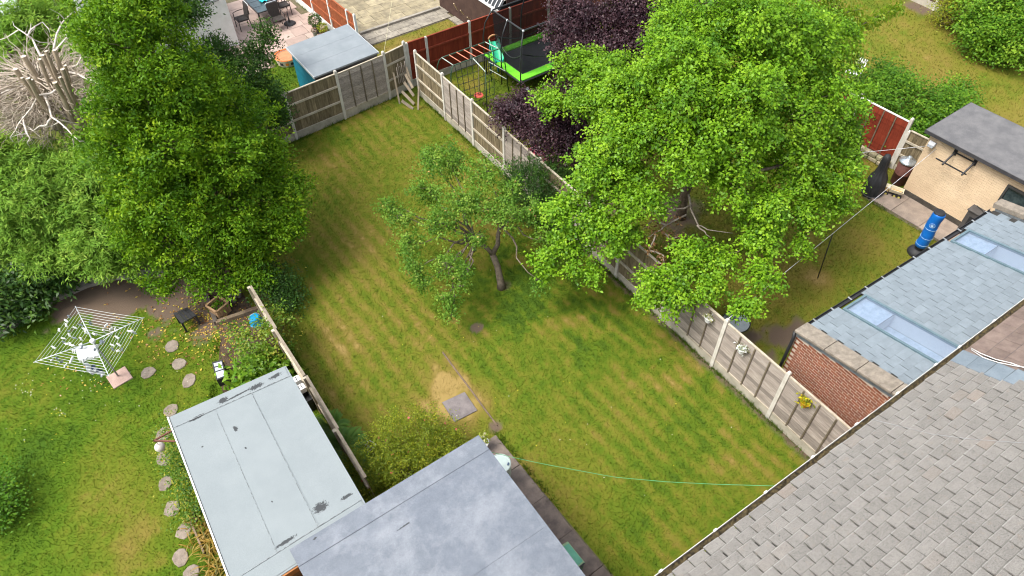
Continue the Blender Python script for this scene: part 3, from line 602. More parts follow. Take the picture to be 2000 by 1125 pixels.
    for a, b_ in lights:
        t0, t1 = .08, D-.1
        F = MB()
        for s0, s1, u0, u1 in ((a, a+.05, t0, t1), (b_-.05, b_, t0, t1), (a+.05, b_-.05, t0, t0+.06), (a+.05, b_-.05, t1-.06, t1)):
            F.hexa([ept(s0, u0, -.03), ept(s1, u0, -.03), ept(s1, u1, -.03), ept(s0, u1, -.03), ept(s0, u0, .05), ept(s1, u0, .05), ept(s1, u1, .05), ept(s0, u1, .05)])
        F = F.build('rooflight', FR, X)
        s0, s1, u0, u1 = a+.05, b_-.05, t0+.06, t1-.06
        MB().hexa([ept(s0, u0, .02), ept(s1, u0, .02), ept(s1, u1, .02), ept(s0, u1, .02), ept(s0, u0, .034), ept(s1, u0, .034), ept(s1, u1, .034), ept(s0, u1, .034)]).build('pane', GLS, F)
        c = [ept(s0-.02, u0+.75, -.02), ept(s1+.02, u0+.75, -.02), ept(s1+.02, u1, -.02), ept(s0-.02, u1, -.02)]; dn = [p+Vector((0, 0, -.42)) for p in c]
        MB().add(c+dn, [(0, 1, 5, 4), (1, 2, 6, 5), (2, 3, 7, 6), (3, 0, 4, 7)]).build('reveal', IN, F)
        MB().add([p+Vector((0, 0, -.01)) for p in dn], [(0, 1, 2, 3)]).build('ceiling_void', RM, F)
        c = [ept(s0-.02, u0-.05, -.05), ept(s1+.02, u0-.05, -.05), ept(s1+.02, u0+.72, -.05), ept(s0-.02, u0+.72, -.05)]
        MB().add(c, [(0, 1, 2, 3)]).build('soffit', RM, F)
    # gutter at the eave
    BK = M('black_gutter', (.022, .024, .027), (.035, .036, .04), .5, .4, rnd=0)
    g = MB(); prof = [(-.01, 0), (-.01, -.07), (-.11, -.07), (-.11, 0), (-.1, 0), (-.1, -.06), (-.02, -.06), (-.02, 0)]; n = 8
    vs = [EO+ee*s+en*o+Vector((0, 0, z-.005)) for s in (.32, RW) for o, z in prof]
    Gt = g.add(vs, [(i, (i+1) % n, (i+1) % n+n, i+n) for i in range(n)]+[tuple(range(n)), tuple(range(2*n-1, n-1, -1))]).build('gutter', BK, X)
    for i in range(12): MB().box(tuple(EO+ee*(.6+i*.6)+en*-.06+Vector((0, 0, .004))), (.035, .11, .012), AE).build('bracket', M('clip_grey', (.3, .32, .34)), Gt)
    # coping stones over both end walls
    CP = M('coping_stone', (.30, .262, .215), (.2, .176, .145), .92, .15, scale=8, rnd=.1, bump=.5, bscale=60, speck=.35)
    cl = D/4
    for i in range(4):
        u0, u1 = -.08+i*cl*1.0, -.08+(i+1)*cl-.012
        MB().hexa([ept(-.06, u0, .02), ept(.36, u0, .02), ept(.36, u1, .02), ept(-.06, u1, .02), ept(-.06, u0, .09), ept(.36, u0, .09), ept(.36, u1, .09), ept(-.06, u1, .09)]).build('coping_stone', CP, X, bevel=.012)
        MB().hexa([ept(RW, u0, .06), ept(RW+.34, u0, .06), ept(RW+.34, u1, .06), ept(RW, u1, .06), ept(RW, u0, .2), ept(RW+.34, u0, .2), ept(RW+.34, u1, .2), ept(RW, u1, .2)]).build('coping_stone', CP, X, bevel=.012)
    LD = M('lead_flashing', (.16, .18, .19), (.09, .1, .11), .6, .3, scale=9, speck=.3)
    MB().hexa([ept(0, -.05, -.12), ept(.28, -.05, -.12), ept(.28, D, -.12), ept(0, D, -.12), ept(-.005, -.05, .018), ept(.3, -.05, .018), ept(.3, D, .018), ept(-.005, D, .018)]).build('flashing', LD, X)
    MB().hexa([ept(RW, .0, -.12), ept(RW+.28, .0, -.12), ept(RW+.28, D, -.12), ept(RW, D, -.12), ept(RW, 0, .055), ept(RW+.28, 0, .055), ept(RW+.28, D, .055), ept(RW, D, .055)]).build('flashing', LD, X)
    MB().hexa([q(RW+.02, .05, 0), q(RW+.26, .05, 0), q(RW+.26, D, 0), q(RW+.02, D, 0), q(RW+.02, .05, 2.32), q(RW+.26, .05, 2.32), q(RW+.26, D, 2.32), q(RW+.02, D, 2.32)]).build('wall', HB, X)
    return X
extension()
# ------------------------------------------------------------------ felt roofs of the two near outbuildings
def felt_mat(name, c, c2, rough, spec, scale, stains=(), grit=.25, cloudy=0, warp=0):
    k = NT(name); n1 = k.noise(scale, 4, .6); n2 = k.noise(75, 3, .75); n3 = k.noise(26, 4, .7)
    cc = k.mix(k.ramp(n1, [(.35, (0, 0, 0)), (.65, (1, 1, 1))]), c2, c)
    if cloudy: cc = k.mix(k.ramp(k.noise(1.3, 9, .7), [(.46, (0, 0, 0)), (.66, (cloudy,)*3)]), cc, (.262, .284, .315))
    v = k.math('MULTIPLY_ADD', n2, grit*2, 1-grit); cb = k.n('ShaderNodeCombineColor'); [k.l(v, cb.inputs[i]) for i in range(3)]; cc = k.mix(1., cc, cb.outputs[0], 'MULTIPLY')
    tot = None
    for x, y, rx, ry in stains:      # tar smears
        rx *= .8; ry *= .8
        mp = k.n('ShaderNodeMapping', vector_type='POINT'); mp.inputs['Location'].default_value = (-x/rx, -y/ry, 0); mp.inputs['Scale'].default_value = (1/rx, 1/ry, 0); k.l(k.pos(), mp.inputs[0])
        ln = k.n('ShaderNodeVectorMath', operation='LENGTH'); k.l(mp.outputs[0], ln.inputs[0])
        d = k.math('SUBTRACT', 1.1, k.math('ADD', ln.outputs['Value'], k.math('MULTIPLY', k.math('SUBTRACT', n3, .5), 2.2)), clamp=True); tot = d if tot is None else k.math('MAXIMUM', tot, d)
    if tot is not None: cc = k.mix(k.ramp(tot, [(.1, (0, 0, 0)), (.4, (.9, .9, .9))]), cc, (.04, .042, .045))
    k.l(cc, k.b.inputs['Base Color']); k.bump(k.math('ADD', n2, k.math('MULTIPLY', n3, .6+warp)), .25, .01+warp*.012); MATS[name] = k.done(rough, spec); return k.m
def felt_sheets(par, corners, z, mat, cuts, th=.006, dz=None):
    """corners: far-left, far-right, near-right, near-left; cuts: fractions across"""
    fl, fr, nr, nl = [Vector((*c, 0)) for c in corners]
    for i, (a, b) in enumerate(zip(cuts, cuts[1:])):
        b2 = b+(.012 if i < len(cuts)-2 else 0); zz = z+(.005 if i % 2 else 0)
        p = [nl.lerp(nr, a), nl.lerp(nr, b2), fl.lerp(fr, b2), fl.lerp(fr, a)]
        if par: MB().prism([(q.x, q.y) for q in p], zz, zz+th).build('felt_sheet', mat, par)
def near_sheds():
    TARL = M('tar_seam', (.14, .155, .16), (.26, .29, .3), .8, scale=12, contrast=(.45, .55), rnd=0)
    S = empty('garden_shed', (0, 8.5, 0), 'long garden shed with pale grey felt roof and dark tar smears', 'shed')
    cs = [(-1.21, 10.64), (1.30, 10.41), (1.17, 6.2), (-1.45, 6.2)]; z = 2.3
    stains = [(-.75, 10.28, .22, .05), (-.15, 10.36, .14, .1), (.55, 10.27, .22, .08), (1.0, 10.28, .2, .07), (-.2, 9.55, .06, .1), (-.2, 9.0, .025, .04), (-.24, 7.6, .02, .03), (.45, 6.95, .2, .13), (.95, 6.85, .16, .05), (-.35, 6.72, .28, .05), (-.28, 6.35, .08, .07), (.15, 10.3, .5, .03), (-.9, 9.55, .03, .03)]
    FM = felt_mat('pale_felt', (.245, .277, .286), (.225, .256, .266), .9, .15, 1.5, stains, .2)
    P4 = lambda s: [(cs[0][0]+s, cs[0][1]-s), (cs[1][0]-s, cs[1][1]-s), (cs[2][0]-s, cs[2][1]+s), (cs[3][0]+s, cs[3][1]+s)]
    WD = M('shed_board', (.2, .11, .055), (.14, .075, .04), .8, .2, scale=4, rnd=.15, stretch=(1, 1, 6))
    w_ = P4(.14); MB().prism(w_, 0, z-.12).build('wall', WD, S)
    for i in range(16):       # near-end boards, orange brown
        zz = .07+i*.135; MB().box((-.14, 6.3, zz), (2.3, .03, .125)).build('board', WD, S)
    MB().prism(cs, z-.1, z-.008).build('roof', M('roof_edge', (.45, .48, .49), rnd=0), S)
    rf = S
    felt_sheets(S, cs, z-.008+.003, FM, (0, .33, .64, 1))
    for u in (.335, .645): a_ = Vector((*cs[0], 0)).lerp(Vector((*cs[1], 0)), u); b_ = Vector((*cs[3], 0)).lerp(Vector((*cs[2], 0)), u); MB().bar((a_.x, a_.y-.3, z+.009), (b_.x, b_.y+.3, z+.009), .009, .006).build('seam', TARL, S)
    MB().bar((-1.18, 10.33, z+.013), (1.27, 10.1, z+.013), .018, .006).build('seam', TARL, S); MB().bar((-1.4, 6.62, z+.013), (1.15, 6.62, z+.013), .014, .006).build('seam', TARL, S)
    MB().box((.03, 10.37, z+.012), (2.46, .3, .006), math.atan2(-.23, 2.51)).build('felt_sheet', FM, S)
    MB().box((-.15, 6.42, z+.012), (2.56, .36, .006)).build('felt_sheet', FM, S)
    a, b = Vector((-1.235, 10.66, z-.04)), Vector((-1.475, 6.2, z-.04)); MB().bar(a, b, .03, .12).build('trim', WHITEP, S)
    a, b = Vector((-1.45, 6.17, z-.07)), Vector((1.2, 6.17, z-.07)); MB().bar(a, b, .03, .16).build('trim', M('orange_trim', (.4, .16, .05), (.3, .12, .04)), S)
    B = empty('garage', (1.6, 3.6, 0), 'flat roofed building with mottled blue grey felt roof', 'garage'); z = 2.5
    cb = [(-.36, 6.45), (3.68, 6.34), (3.55, .6), (-.36, .6)]
    F1 = felt_mat('blue_grey_felt', (.165, .188, .22), (.135, .155, .185), .55, .28, 3.5, [(1.6, 5.6, .3, .02), (.1, 6.35, .05, .03)], .34, .75, .8)
    F2 = felt_mat('blue_grey_felt_rough', (.155, .178, .212), (.128, .148, .18), .55, .3, 6, (), .42, .6, .3)
    w_ = [(cb[0][0]+.12, cb[0][1]-.12), (cb[1][0]-.12, cb[1][1]-.12), (cb[2][0]-.12, cb[2][1]), (cb[3][0]+.12, cb[3][1])]
    MB().prism(w_, 0, z-.13).build('wall', HB, B); MB().prism(cb, z-.12, z-.01).build('roof', M('blue_roof_edge', (.3, .33, .38), rnd=0), B)
    felt_sheets(B, cb, z-.008, F1, (0, .5)); felt_sheets(B, cb, z-.006, F2, (.495, 1.0))
    MB().prism([(-.355, 6.44), (3.675, 6.33), (3.665, 5.95), (-.355, 6.06)], z+.006, z+.012).build('felt_sheet', F1, B)
    MB().prism([(.0, 4.3), (3.61, 4.18), (3.60, 4.05), (.0, 4.17)], z+.004, z+.0065).build('felt_sheet', F2, B)
near_sheds()
# ------------------------------------------------------------------ cream painted outbuilding
def outbuilding():
    O = empty('outbuilding', (21.4, 5, 0), 'cream painted brick outbuilding with dark gritty flat roof', 'building')
    x0, x1, y0, y1, z = 20.36, 22.5, 2.2, 6.78, 2.36
    CM = M('cream_paint', (.78, .61, .415), (.66, .50, .33), .8, .25, scale=1.3, rnd=.025, bump=.25, bscale=60, speck=.06)
    CJ = M('cream_joint', (.52, .395, .26), (.42, .315, .21), .9, .1, scale=9, rnd=0)
    wy0, wy1, wz0, wz1 = 3.55, 4.28, 1.45, 2.02       # window opening
    W = MB()
    for a in ((y0, wy0, 0, z), (wy1, y1, 0, z), (wy0, wy1, 0, wz0), (wy0, wy1, wz1, z)): W.box((x0+.06, (a[0]+a[1])/2, (a[2]+a[3])/2), (.1, a[1]-a[0], a[3]-a[2]))
    W.box(((x0+x1)/2+.05, y1-.05, z/2), (x1-x0-.1, .1, z)).box((x1-.05, (y0+y1)/2, z/2), (.1, y1-y0-.2, z))
    W = W.build('wall', CJ, O); r = random.Random(5)
    ms = [MB().box((0, 0, 0), (.02, .219, .0695)).mesh('brick', CM) for _ in range(1)]; items = []; k = 0; zz = .25
    while zz < z-.02:
        y = y0+(.0 if k % 2 else .112)
        while y < y1-.1:
            iv = [(max(y, y0), min(y+.2235, y1))]
            if wz0-.05 < zz < wz1+.05: iv = [(l, h_) for l, h_ in ((iv[0][0], min(iv[0][1], wy0)), (max(iv[0][0], wy1), iv[0][1])) if h_-l > .03]
            for l, h_ in iv:
                c = Vector((x0+r.uniform(-.0015, .0015), (l+h_)/2, zz)); items.append((ms[0], Matrix.Translation(c) @ Matrix.Rotation(r.gauss(0, .004), 4, 'Y') @ Matrix.Diagonal((1, (h_-l)/.2235, 1, 1)), px_w(c) if c.y > 3.6 else 0))
            y += .2235
        zz += .0735; k += 1
    pieces(W, 'brick', items, CM)
    MB().box((x0-.005, (y0+y1)/2, .1), (.06, y1-y0, .21)).build('plinth', M('black_plinth', (.05, .045, .04), (.09, .08, .065), .8, .2, scale=5), O)
    FR = M('dark_window_frame', (.06, .06, .06), rnd=0); yc, zc = (wy0+wy1)/2, (wz0+wz1)/2
    F = MB()
    for c, d in (((x0+.0, wy0+.03, zc), (.09, .06, wz1-wz0)), ((x0+.0, wy1-.03, zc), (.09, .06, wz1-wz0)), ((x0, yc, wz0+.03), (.088, wy1-wy0-.12, .06)), ((x0, yc, wz1-.03), (.088, wy1-wy0-.12, .06))): F.box(c, d)
    F = F.build('window', FR, O); MB().box((x0+.02, yc, zc), (.012, wy1-wy0-.12, wz1-wz0-.12)).build('pane', M('dark_glass', (.05, .075, .085), (.02, .035, .045), .08, .6, scale=7, rnd=0, bump=0), F)
    rc = [(20.14, 6.92), (22.55, 6.9), (22.55, 2), (20.12, 2)]
    R = MB().prism(rc, z, z+.1).build('roof', M('roof_kerb', (.06, .06, .065), rnd=0), O)
    GRIT = felt_mat('gritty_black_felt', (.165, .163, .165), (.12, .12, .125), .9, .2, 3, (), .8)
    MB().prism([(20.16, 6.9), (22.53, 6.88), (22.53, 2), (20.14, 2)], z+.1, z+.107).build('felt_sheet', GRIT, R)
    # folding drying rack on the wall
    return O
outbuilding()
# ------------------------------------------------------------------ teal shed behind the back fence
def teal_shed():
    S = empty('garden_shed', (8.4, 22.6, 0), 'teal painted shed with grey felt roof behind the back fence', 'shed')
    T = M('teal_board', (.006, .155, .225), (.004, .115, .17), .6, .3, scale=4, rnd=.08, speck=.1); GW = M('grey_shed_board', (.2, .18, .16), (.13, .115, .1), .9, .1, scale=5, rnd=.2, stretch=(1, 1, 5))
    MB().box((8.45, 22.65, .85), (2.3, 1.95, 1.7)).build('wall', T, S)
    for i in range(14):
        z = .07+i*.13
        MB().hexa([(7.285, 21.72, z-.065), (7.31, 21.72, z-.065), (7.31, 23.6, z-.065), (7.285, 23.6, z-.065), (7.297, 21.72, z+.06), (7.31, 21.72, z+.06), (7.31, 23.6, z+.06), (7.297, 23.6, z+.06)]).build('board', T, S)
        MB().box((8.45, 21.665, z), (2.32, .02, .12)).build('board', GW, S)
    RT = felt_mat('slate_grey_felt', (.235, .265, .285), (.2, .23, .25), .8, .25, 2, (), .1)
    pz = lambda x, y: 1.93+(y-21.4)*.055
    c = [(7.18, 21.40), (9.74, 21.52), (9.70, 23.78), (7.19, 23.62)]
    MB().prism(c, [pz(*q)-.05 for q in c], [pz(*q) for q in c]).build('roof', M('shed_roof_edge', (.28, .3, .31)), S)
    for i in range(3):
        a, b = i/3, (i+1)/3+(.015 if i < 2 else 0); L = lambda u, v: Vector((*c[0], 0)).lerp(Vector((*c[3], 0)), v).lerp(Vector((*c[1], 0)).lerp(Vector((*c[2], 0)), v), u)
        q = [L(0, a), L(1, a), L(1, b), L(0, b)]; MB().prism([(p.x, p.y) for p in q], [pz(p.x, p.y)+.002+.004*i for p in q], [pz(p.x, p.y)+.008+.004*i for p in q]).build('felt_sheet', RT, S)
    MB().bar((7.17, 21.38, 1.91), (7.17, 23.64, 2.03), .02, .09).build('trim', M('pale_trim', (.55, .57, .58)), S); MB().bar((9.745, 21.5, 1.91), (9.71, 23.8, 2.03), .02, .09).build('trim', M('pale_trim', (.55, .57, .58)), S)
    MB().bar((7.2, 21.62, 1.80), (9.72, 21.62, 1.80), .03, .1).build('trim', GW, S)
teal_shed()
# ------------------------------------------------------------------ buildings along the top edge
def rear_buildings():
    W = empty('rear_extension', (5, 30, 0), 'white rendered building beside the pink patio', 'building')
    MB().box((4.4, 30.6, 1.0), (4.9, 3.8, 2.0)).build('wall', WHITEP, W)
    MB().prism([(1.9, 28.55), (6.55, 28.75), (6.9, 33), (1.9, 33)], [2.05, 2.05, 2.3, 2.3], [2.14, 2.14, 2.4, 2.4]).build('roof', M('slate_roof', (.3, .3, .31), (.22, .22, .23), rnd=0), W)
    MB().tube([(2, 28.52, 2.03), (6.6, 28.72, 2.03)], .05, 8).build('gutter', M('grey_gutter', (.25, .26, .27)), W)
    MB().lathe((5.75, 28.68, 1.72), [(0, 0), (.06, 0), (.06, .1), (0, .1)], 10).build('vent', M('black_vent', (.03, .03, .03)), W)
    MB().bar((5.3, 28.67, 1.25), (5.32, 28.67, 1.5), .05, .02).build('bracket', M('black_vent', (.03, .03, .03)), W)
    G = empty('garage', (16.5, 23.8, 0), 'dark boarded garage with pale roof beyond the red fence', 'garage'); DK = M('dark_brown_wall', (.075, .045, .035), (.05, .03, .025), .85, .2, scale=5)
    MB().box((17.4, 24.2, .8), (4.2, 4.6, 1.6)).build('wall', DK, G)
    MB().prism([(15.55, 21.85), (19.6, 21.85), (19.6, 26.6), (15.55, 26.6)], 1.98, 2.06).build('roof', M('cream_roof', (.62, .57, .47), (.52, .47, .38), .8), G)
    MB().bar((15.27, 21.9, 1.60), (15.27, 26.5, 1.60), .05, .09).build('fascia', WHITEP, G); MB().bar((15.6, 21.9, 2.0), (15.6, 26.5, 2.0), .05, .08).build('fascia', WHITEP, G); MB().bar((15.62, 21.84, 1.9), (19.6, 21.84, 1.9), .05, .2).build('fascia', DK, G)
    MB().hexa([(15.28, 21.9, 1.6), (15.28, 26.5, 1.6), (15.58, 26.5, 1.98), (15.58, 21.9, 1.98), (15.29, 21.9, 1.61), (15.29, 26.5, 1.61), (15.59, 26.5, 1.99), (15.59, 21.9, 1.99)]).build('glazing', M('dark_glazing', (.04, .045, .05), rough=.2, rnd=0), G)
    for i in range(20): y = 22+i*.23; MB().bar((15.27, y, 1.62), (15.57, y, 2.0), .035, .03).build('glazing_bar', WHITEP, G)
    for i in range(3): MB().bar((15.22, 24.9-.5*i, .5), (15.0, 24.8-.5*i, .9-.1*i), .05, .03).build('timber', M('pale_offcut', (.55, .42, .28)), G)
    O = empty('outbuilding', (21, 24, 0), 'white roofed outbuilding glimpsed behind the purple tree', 'building')
    MB().box((22.2, 24.4, 1.0), (4.6, 4.2, 2.0)).build('wall', HB, O); MB().prism([(19.75, 22.0), (24.7, 22.0), (24.7, 26.7), (19.75, 26.7)], 2.0, 2.1).build('roof', M('white_roof', (.75, .76, .77), (.62, .63, .65), rnd=0), O)
    K = empty('brick_planter', (14.7, 29.8, 0), 'red brick planter box on the yellowed patio', 'planter'); BMm = M('planter_brick', (.33, .13, .075), (.25, .09, .055), .9, rnd=.2)
    for zi in range(4):
        for i in range(5):
            MB().box((14.0+.23*i+(.11 if zi % 2 else 0), 28.75, .05+.078*zi), (.218, .1, .068)).build('brick', BMm, K); MB().box((13.87, 28.86+.23*i+(.11 if zi % 2 else 0), .05+.078*zi), (.1, .218, .068)).build('brick', BMm, K)
    MB().box((14.5, 29.4, .14), (1.1, 1.1, .28)).build('soil', SOIL, K)
    # top left corner: pale shed roof, timber gate
    S = empty('lean_to', (0, 27, 0), 'pale metal edged shed roof in the top left corner', 'shed'); q = [P(-40, 70, 2.), P(52, 52, 2.), P(30, -8, 2.), P(-60, -2, 2.)]
    MB().prism([(p.x, p.y) for p in q], 1.93, 2.0).build('roof', M('metal_edge', (.3, .34, .38), rough=.4), S)
    c = sum(q, Vector())/4; MB().prism([(c.x+(p.x-c.x)*.93, c.y+(p.y-c.y)*.93) for p in q], 2.0, 2.008).build('panel', M('pale_grp', (.5, .53, .55), (.36, .4, .43), .5, .3, scale=2), S)
    MB().prism([(c.x+(p.x-c.x)*.9, c.y+(p.y-c.y)*.9) for p in q], 0, 1.93).build('wall', WD2, S)
    Gt = empty('timber_gate', tuple(P(85, 62)), 'orange brown timber gate with black strap hinge at the top left', 'gate'); a, b = P(38, 66), P(125, 50); d = (b-a).normalized(); L = (b-a).length; nn = Vector((-d.y, d.x, 0)); ORB = M('gate_board', (.32, .13, .045), (.22, .085, .03), .75, .25, scale=4, rnd=.15, stretch=(4, 4, .5))
    n = 13
    for i in range(n): MB().bar(a+d*L*(i+.5)/n+Vector((0, 0, .03)), a+d*L*(i+.5)/n+Vector((0, 0, 1.5)), L/n-.006, .02, nn).build('board', ORB, Gt)
    for z in (.35, 1.25): MB().bar(a+Vector((0, 0, z))-nn*.03, b+Vector((0, 0, z))-nn*.03, .09, .03, (0, 0, 1)).build('rail', ORB, Gt)
    MB().bar(a+Vector((0, 0, .35))-nn*.032, b+Vector((0, 0, 1.25))-nn*.032, .03, .09, nn).build('brace', ORB, Gt); MB().bar(a.lerp(b, .3)+Vector((0, 0, 1.25))-nn*.055, a.lerp(b, .75)+Vector((0, 0, 1.25))-nn*.055, .01, .05, (0, 0, 1)).build('strap_hinge', M('black_iron', (.03, .03, .03)), Gt)
    F = empty('dark_red_fence', tuple(P(160, 45)), 'dark red fence section with a white post behind the tall tree', 'fence'); a, b = P(128, 48), P(250, 25); d = (b-a).normalized(); L = (b-a).length; nn = Vector((-d.y, d.x, 0)); n = 14
    for i in range(n): MB().bar(a+d*L*(i+.5)/n, a+d*L*(i+.5)/n+Vector((0, 0, 1.6)), L/n-.006, .02, nn).build('board', REDM, F)
    for t in (.0, .62): p = a.lerp(b, t); MB().bar(p-nn*.05, p-nn*.05+Vector((0, 0, 1.75)), .1, .1, nn).build('post', WHITEP if t else POSTM, F)
WD2 = M('lean_to_wall', (.25, .16, .1)); rear_buildings()
# ================================================================== trees and plants
BARK = M('bark', (.2, .16, .115), (.11, .085, .06), .95, .1, scale=9, bump=.7, bscale=35, speck=.3, rnd=0)
def LB(lst): return [(np.array(P(a, b, z)), np.array((r, r, r*zs)) if not isinstance(r, tuple) else np.array(r)) for a, b, z, r, *q in lst for zs in [q[0] if q else .8]]
def sub_lobes(lobes, k, f=.5, out=.66, seed=0, zs=1.):
    """break every mass of foliage into smaller hanging tufts"""
    g = np.random.default_rng(seed); o = []
    for c, r in lobes:
        for i in range(max(3, int(k*min(1.3, r[0])))): d = unit(g.normal(0, 1, (1, 3))+[0, 0, .25])[0]; q = f*g.uniform(.75, 1.25); o.append((c+d*r*out*g.uniform(.8, 1.15), r*q*np.array([1, 1, zs])))
        o.append((c-np.array([0, 0, r[2]*.1]), r*.62))
    return o
def crown_clusters(lobes, n, shell=.16, inner=.12, up=.15, cut=.7, rough=.22, seed=0):
    g = np.random.default_rng(seed); w_ = np.array([(l[1][0]*l[1][2])**.8 for l in lobes]); idx = g.choice(len(lobes), n*2, p=w_/w_.sum())
    D = unit(g.normal(0, 1, (n*2, 3))+np.array([0, 0, up])); C = np.array([l[0] for l in lobes])[idx]; R = np.array([l[1] for l in lobes])[idx]
    ph = g.uniform(0, 6.28, (len(lobes), 6))[idx]        # lumpy outline, different for every lobe
    lump = np.sin(D[:, 0]*5+ph[:, 0])*np.sin(D[:, 1]*5+ph[:, 1])+.6*np.sin(D[:, 2]*8+ph[:, 2])*np.sin(D[:, 0]*9+ph[:, 3])
    fr = 1-np.abs(g.normal(0, shell, n*2))+rough*lump*.7; deep = g.random(n*2) < inner; fr = np.where(deep, g.uniform(.25, .9, n*2), fr)
    Q = C+D*R*fr[:, None]; keep = Q[:, 2] > .06
    for c, r in lobes: keep &= ~((np.linalg.norm((Q-c)/r, axis=1) < cut) & ~deep)
    k = np.nonzero(keep)[0][:n]; return Q[k], D[k], idx[k]
def crown(par, name, lobes, n, per, L, Wd, mat, droop=.4, spread=.16, tw=.25, tint=.45, tvar=.16, flat=.5, seed=0, face_up=.8, rej=None, tufts=0, tz=1., **kw):
    if tufts: lobes = sub_lobes(lobes, tufts, .46, .7, seed, tz)
    g = np.random.default_rng(seed+100); Q, D, idx = crown_clusters(lobes, n, seed=seed, **kw)
    if rej is not None: k = ~rej(Q); Q, D = Q[k], D[k]
    n = len(Q)
    A = unit(D+np.array([0, 0, -droop])+g.normal(0, .35, (n, 3))); ct = tint+g.normal(0, tvar, n); m = n*per
    A2 = np.repeat(A, per, 0); u = g.random(m); base = np.repeat(Q, per, 0)+A2*(u[:, None]-.35)*tw*2+g.normal(0, 1, (m, 3))*spread*np.array([1, 1, .6])
    dr = A2*.7+g.normal(0, .75, (m, 3)); dr[:, 2] *= flat; nr = np.array([0, 0, face_up])+np.repeat(D, per, 0)*.5+g.normal(0, .4, (m, 3))
    s = g.uniform(.65, 1.2, m); V = leaf_quads(base, dr, nr, L*s, Wd*s); me = fast_mesh(name, V, 4, mat, np.repeat(ct, per)+g.normal(0, .12, m))
    return link(name, me, par, tuple(-WL[par])), Q
def wob(a, b, n, amp, g):
    a, b = Vector(a), Vector(b); return [a.lerp(b, i/n)+Vector(g.normal(0, amp, 3))*math.sin(math.pi*i/n) for i in range(n+1)]
def limbs(par, base, fork, lobes, Q, r0, mat, seed=0, twigs=60, sag=.0):
    g = np.random.default_rng(seed); b = MB(); base = Vector(base); fork = Vector(fork)
    b.tube(wob(base-Vector((0, 0, .1)), fork, 4, r0*.3, g), [r0*1.35, r0*1.05, r0, r0*.95, r0*.9], 9)
    done = [(fork-Vector((0, 0, r0)), r0*.75)]
    for c, r in sorted(lobes, key=lambda l: (Vector(l[0])-fork).length):
        e = Vector(c)-Vector((0, 0, r[2]*.3)); s0, rs = min(done, key=lambda t: (t[0]-e).length+(0 if t[0].z < e.z+1 else .5)); ln = max(2, int((e-s0).length/.35)); pts = wob(s0, e, ln, .10, g); pts = [p+Vector((0, 0, sag*math.sin(math.pi*i/ln))) for i, p in enumerate(pts)]
        r1 = max(.014, rs*.62); b.tube(pts, [rs*.8+(r1*.8-rs*.8)*i/ln for i in range(ln+1)], 6); done.append((e, r1))
    lc = np.array([l[0] for l in lobes])
    for q in Q[g.choice(len(Q), min(twigs, len(Q)), replace=False)]:
        c = lc[np.argmin(np.linalg.norm(lc-q, axis=1))]; b.tube(wob(c, q, 3, .06, g), [.02, .014, .009, .004], 4, False)
    return b.build('trunk', mat, par, smooth=True)
def tree(name, label, cat, base, fork, lobes, mat, n, per, L, Wd, r0=.12, twigs=60, bark=None, group=None, seed=0, **kw):
    T = empty(name, tuple(base), label, cat, group); cr, Q = crown(T, 'crown', lobes, n, per, L, Wd, mat, seed=seed, **kw)
    limbs(T, base, fork, lobes, Q, r0, bark or BARK, seed, twigs); return T, Q
def bush(name, label, lobes, mat, n, per, L, Wd, cat='shrub', stems=10, group=None, seed=0, **kw):
    c = sum((l[0] for l in lobes))/len(lobes); T = empty(name, (c[0], c[1], 0), label, cat, group); cr, Q = crown(T, 'foliage', lobes, n, per, L, Wd, mat, seed=seed, **kw)
    g = np.random.default_rng(seed); b = MB()
    for q in Q[g.choice(len(Q), min(stems, len(Q)), replace=False)]: b.tube(wob((c[0]+g.normal(0, .08), c[1]+g.normal(0, .08), 0), q, 3, .05, g), [.022, .016, .011, .006], 5, False)
    b.build('stem', BARK, T, smooth=True); return T, Q
CC = P(95, 195, 3.7); BARE = lambda r, z: (lambda Q: (np.hypot(Q[:, 0]-CC.x, Q[:, 1]-CC.y) < r) & (Q[:, 2] > z))
ACER = leafmat('acer_leaf', (.07, .185, .011), (.168, .345, .013), (.30, .485, .025), .45, .27, .26)
HOLLY = leafmat('holly_leaf', (.05, .14, .006), (.125, .265, .008), (.28, .42, .016), .5, .26, .18)
CONIF = leafmat('conifer_leaf', (.10, .225, .03), (.20, .37, .045), (.38, .53, .09), .6, .3, .12)
PLUM = leafmat('plum_leaf', (.02, .009, .015), (.05, .023, .032), (.12, .06, .072), .45, .2, .35)
APPLE = leafmat('apple_leaf', (.065, .165, .02), (.14, .285, .03), (.30, .42, .065), .5, .35, .2)
DARKG = leafmat('dark_leaf', (.016, .05, .009), (.035, .095, .012), (.10, .20, .02), .5, .2, .2)
LAUR = leafmat('laurel_leaf', (.018, .055, .012), (.042, .105, .016), (.13, .24, .035), .4, .15, .3)
MIDG = leafmat('shrub_leaf', (.05, .145, .012), (.11, .25, .015), (.25, .40, .03), .5, .3, .2)
YELG = leafmat('yellow_green_leaf', (.11, .17, .012), (.21, .28, .017), (.42, .4, .03), .5, .3, .3)
CHER = leafmat('cherry_leaf', (.09, .2, .012), (.2, .34, .02), (.4, .46, .05), .45, .35, .35)
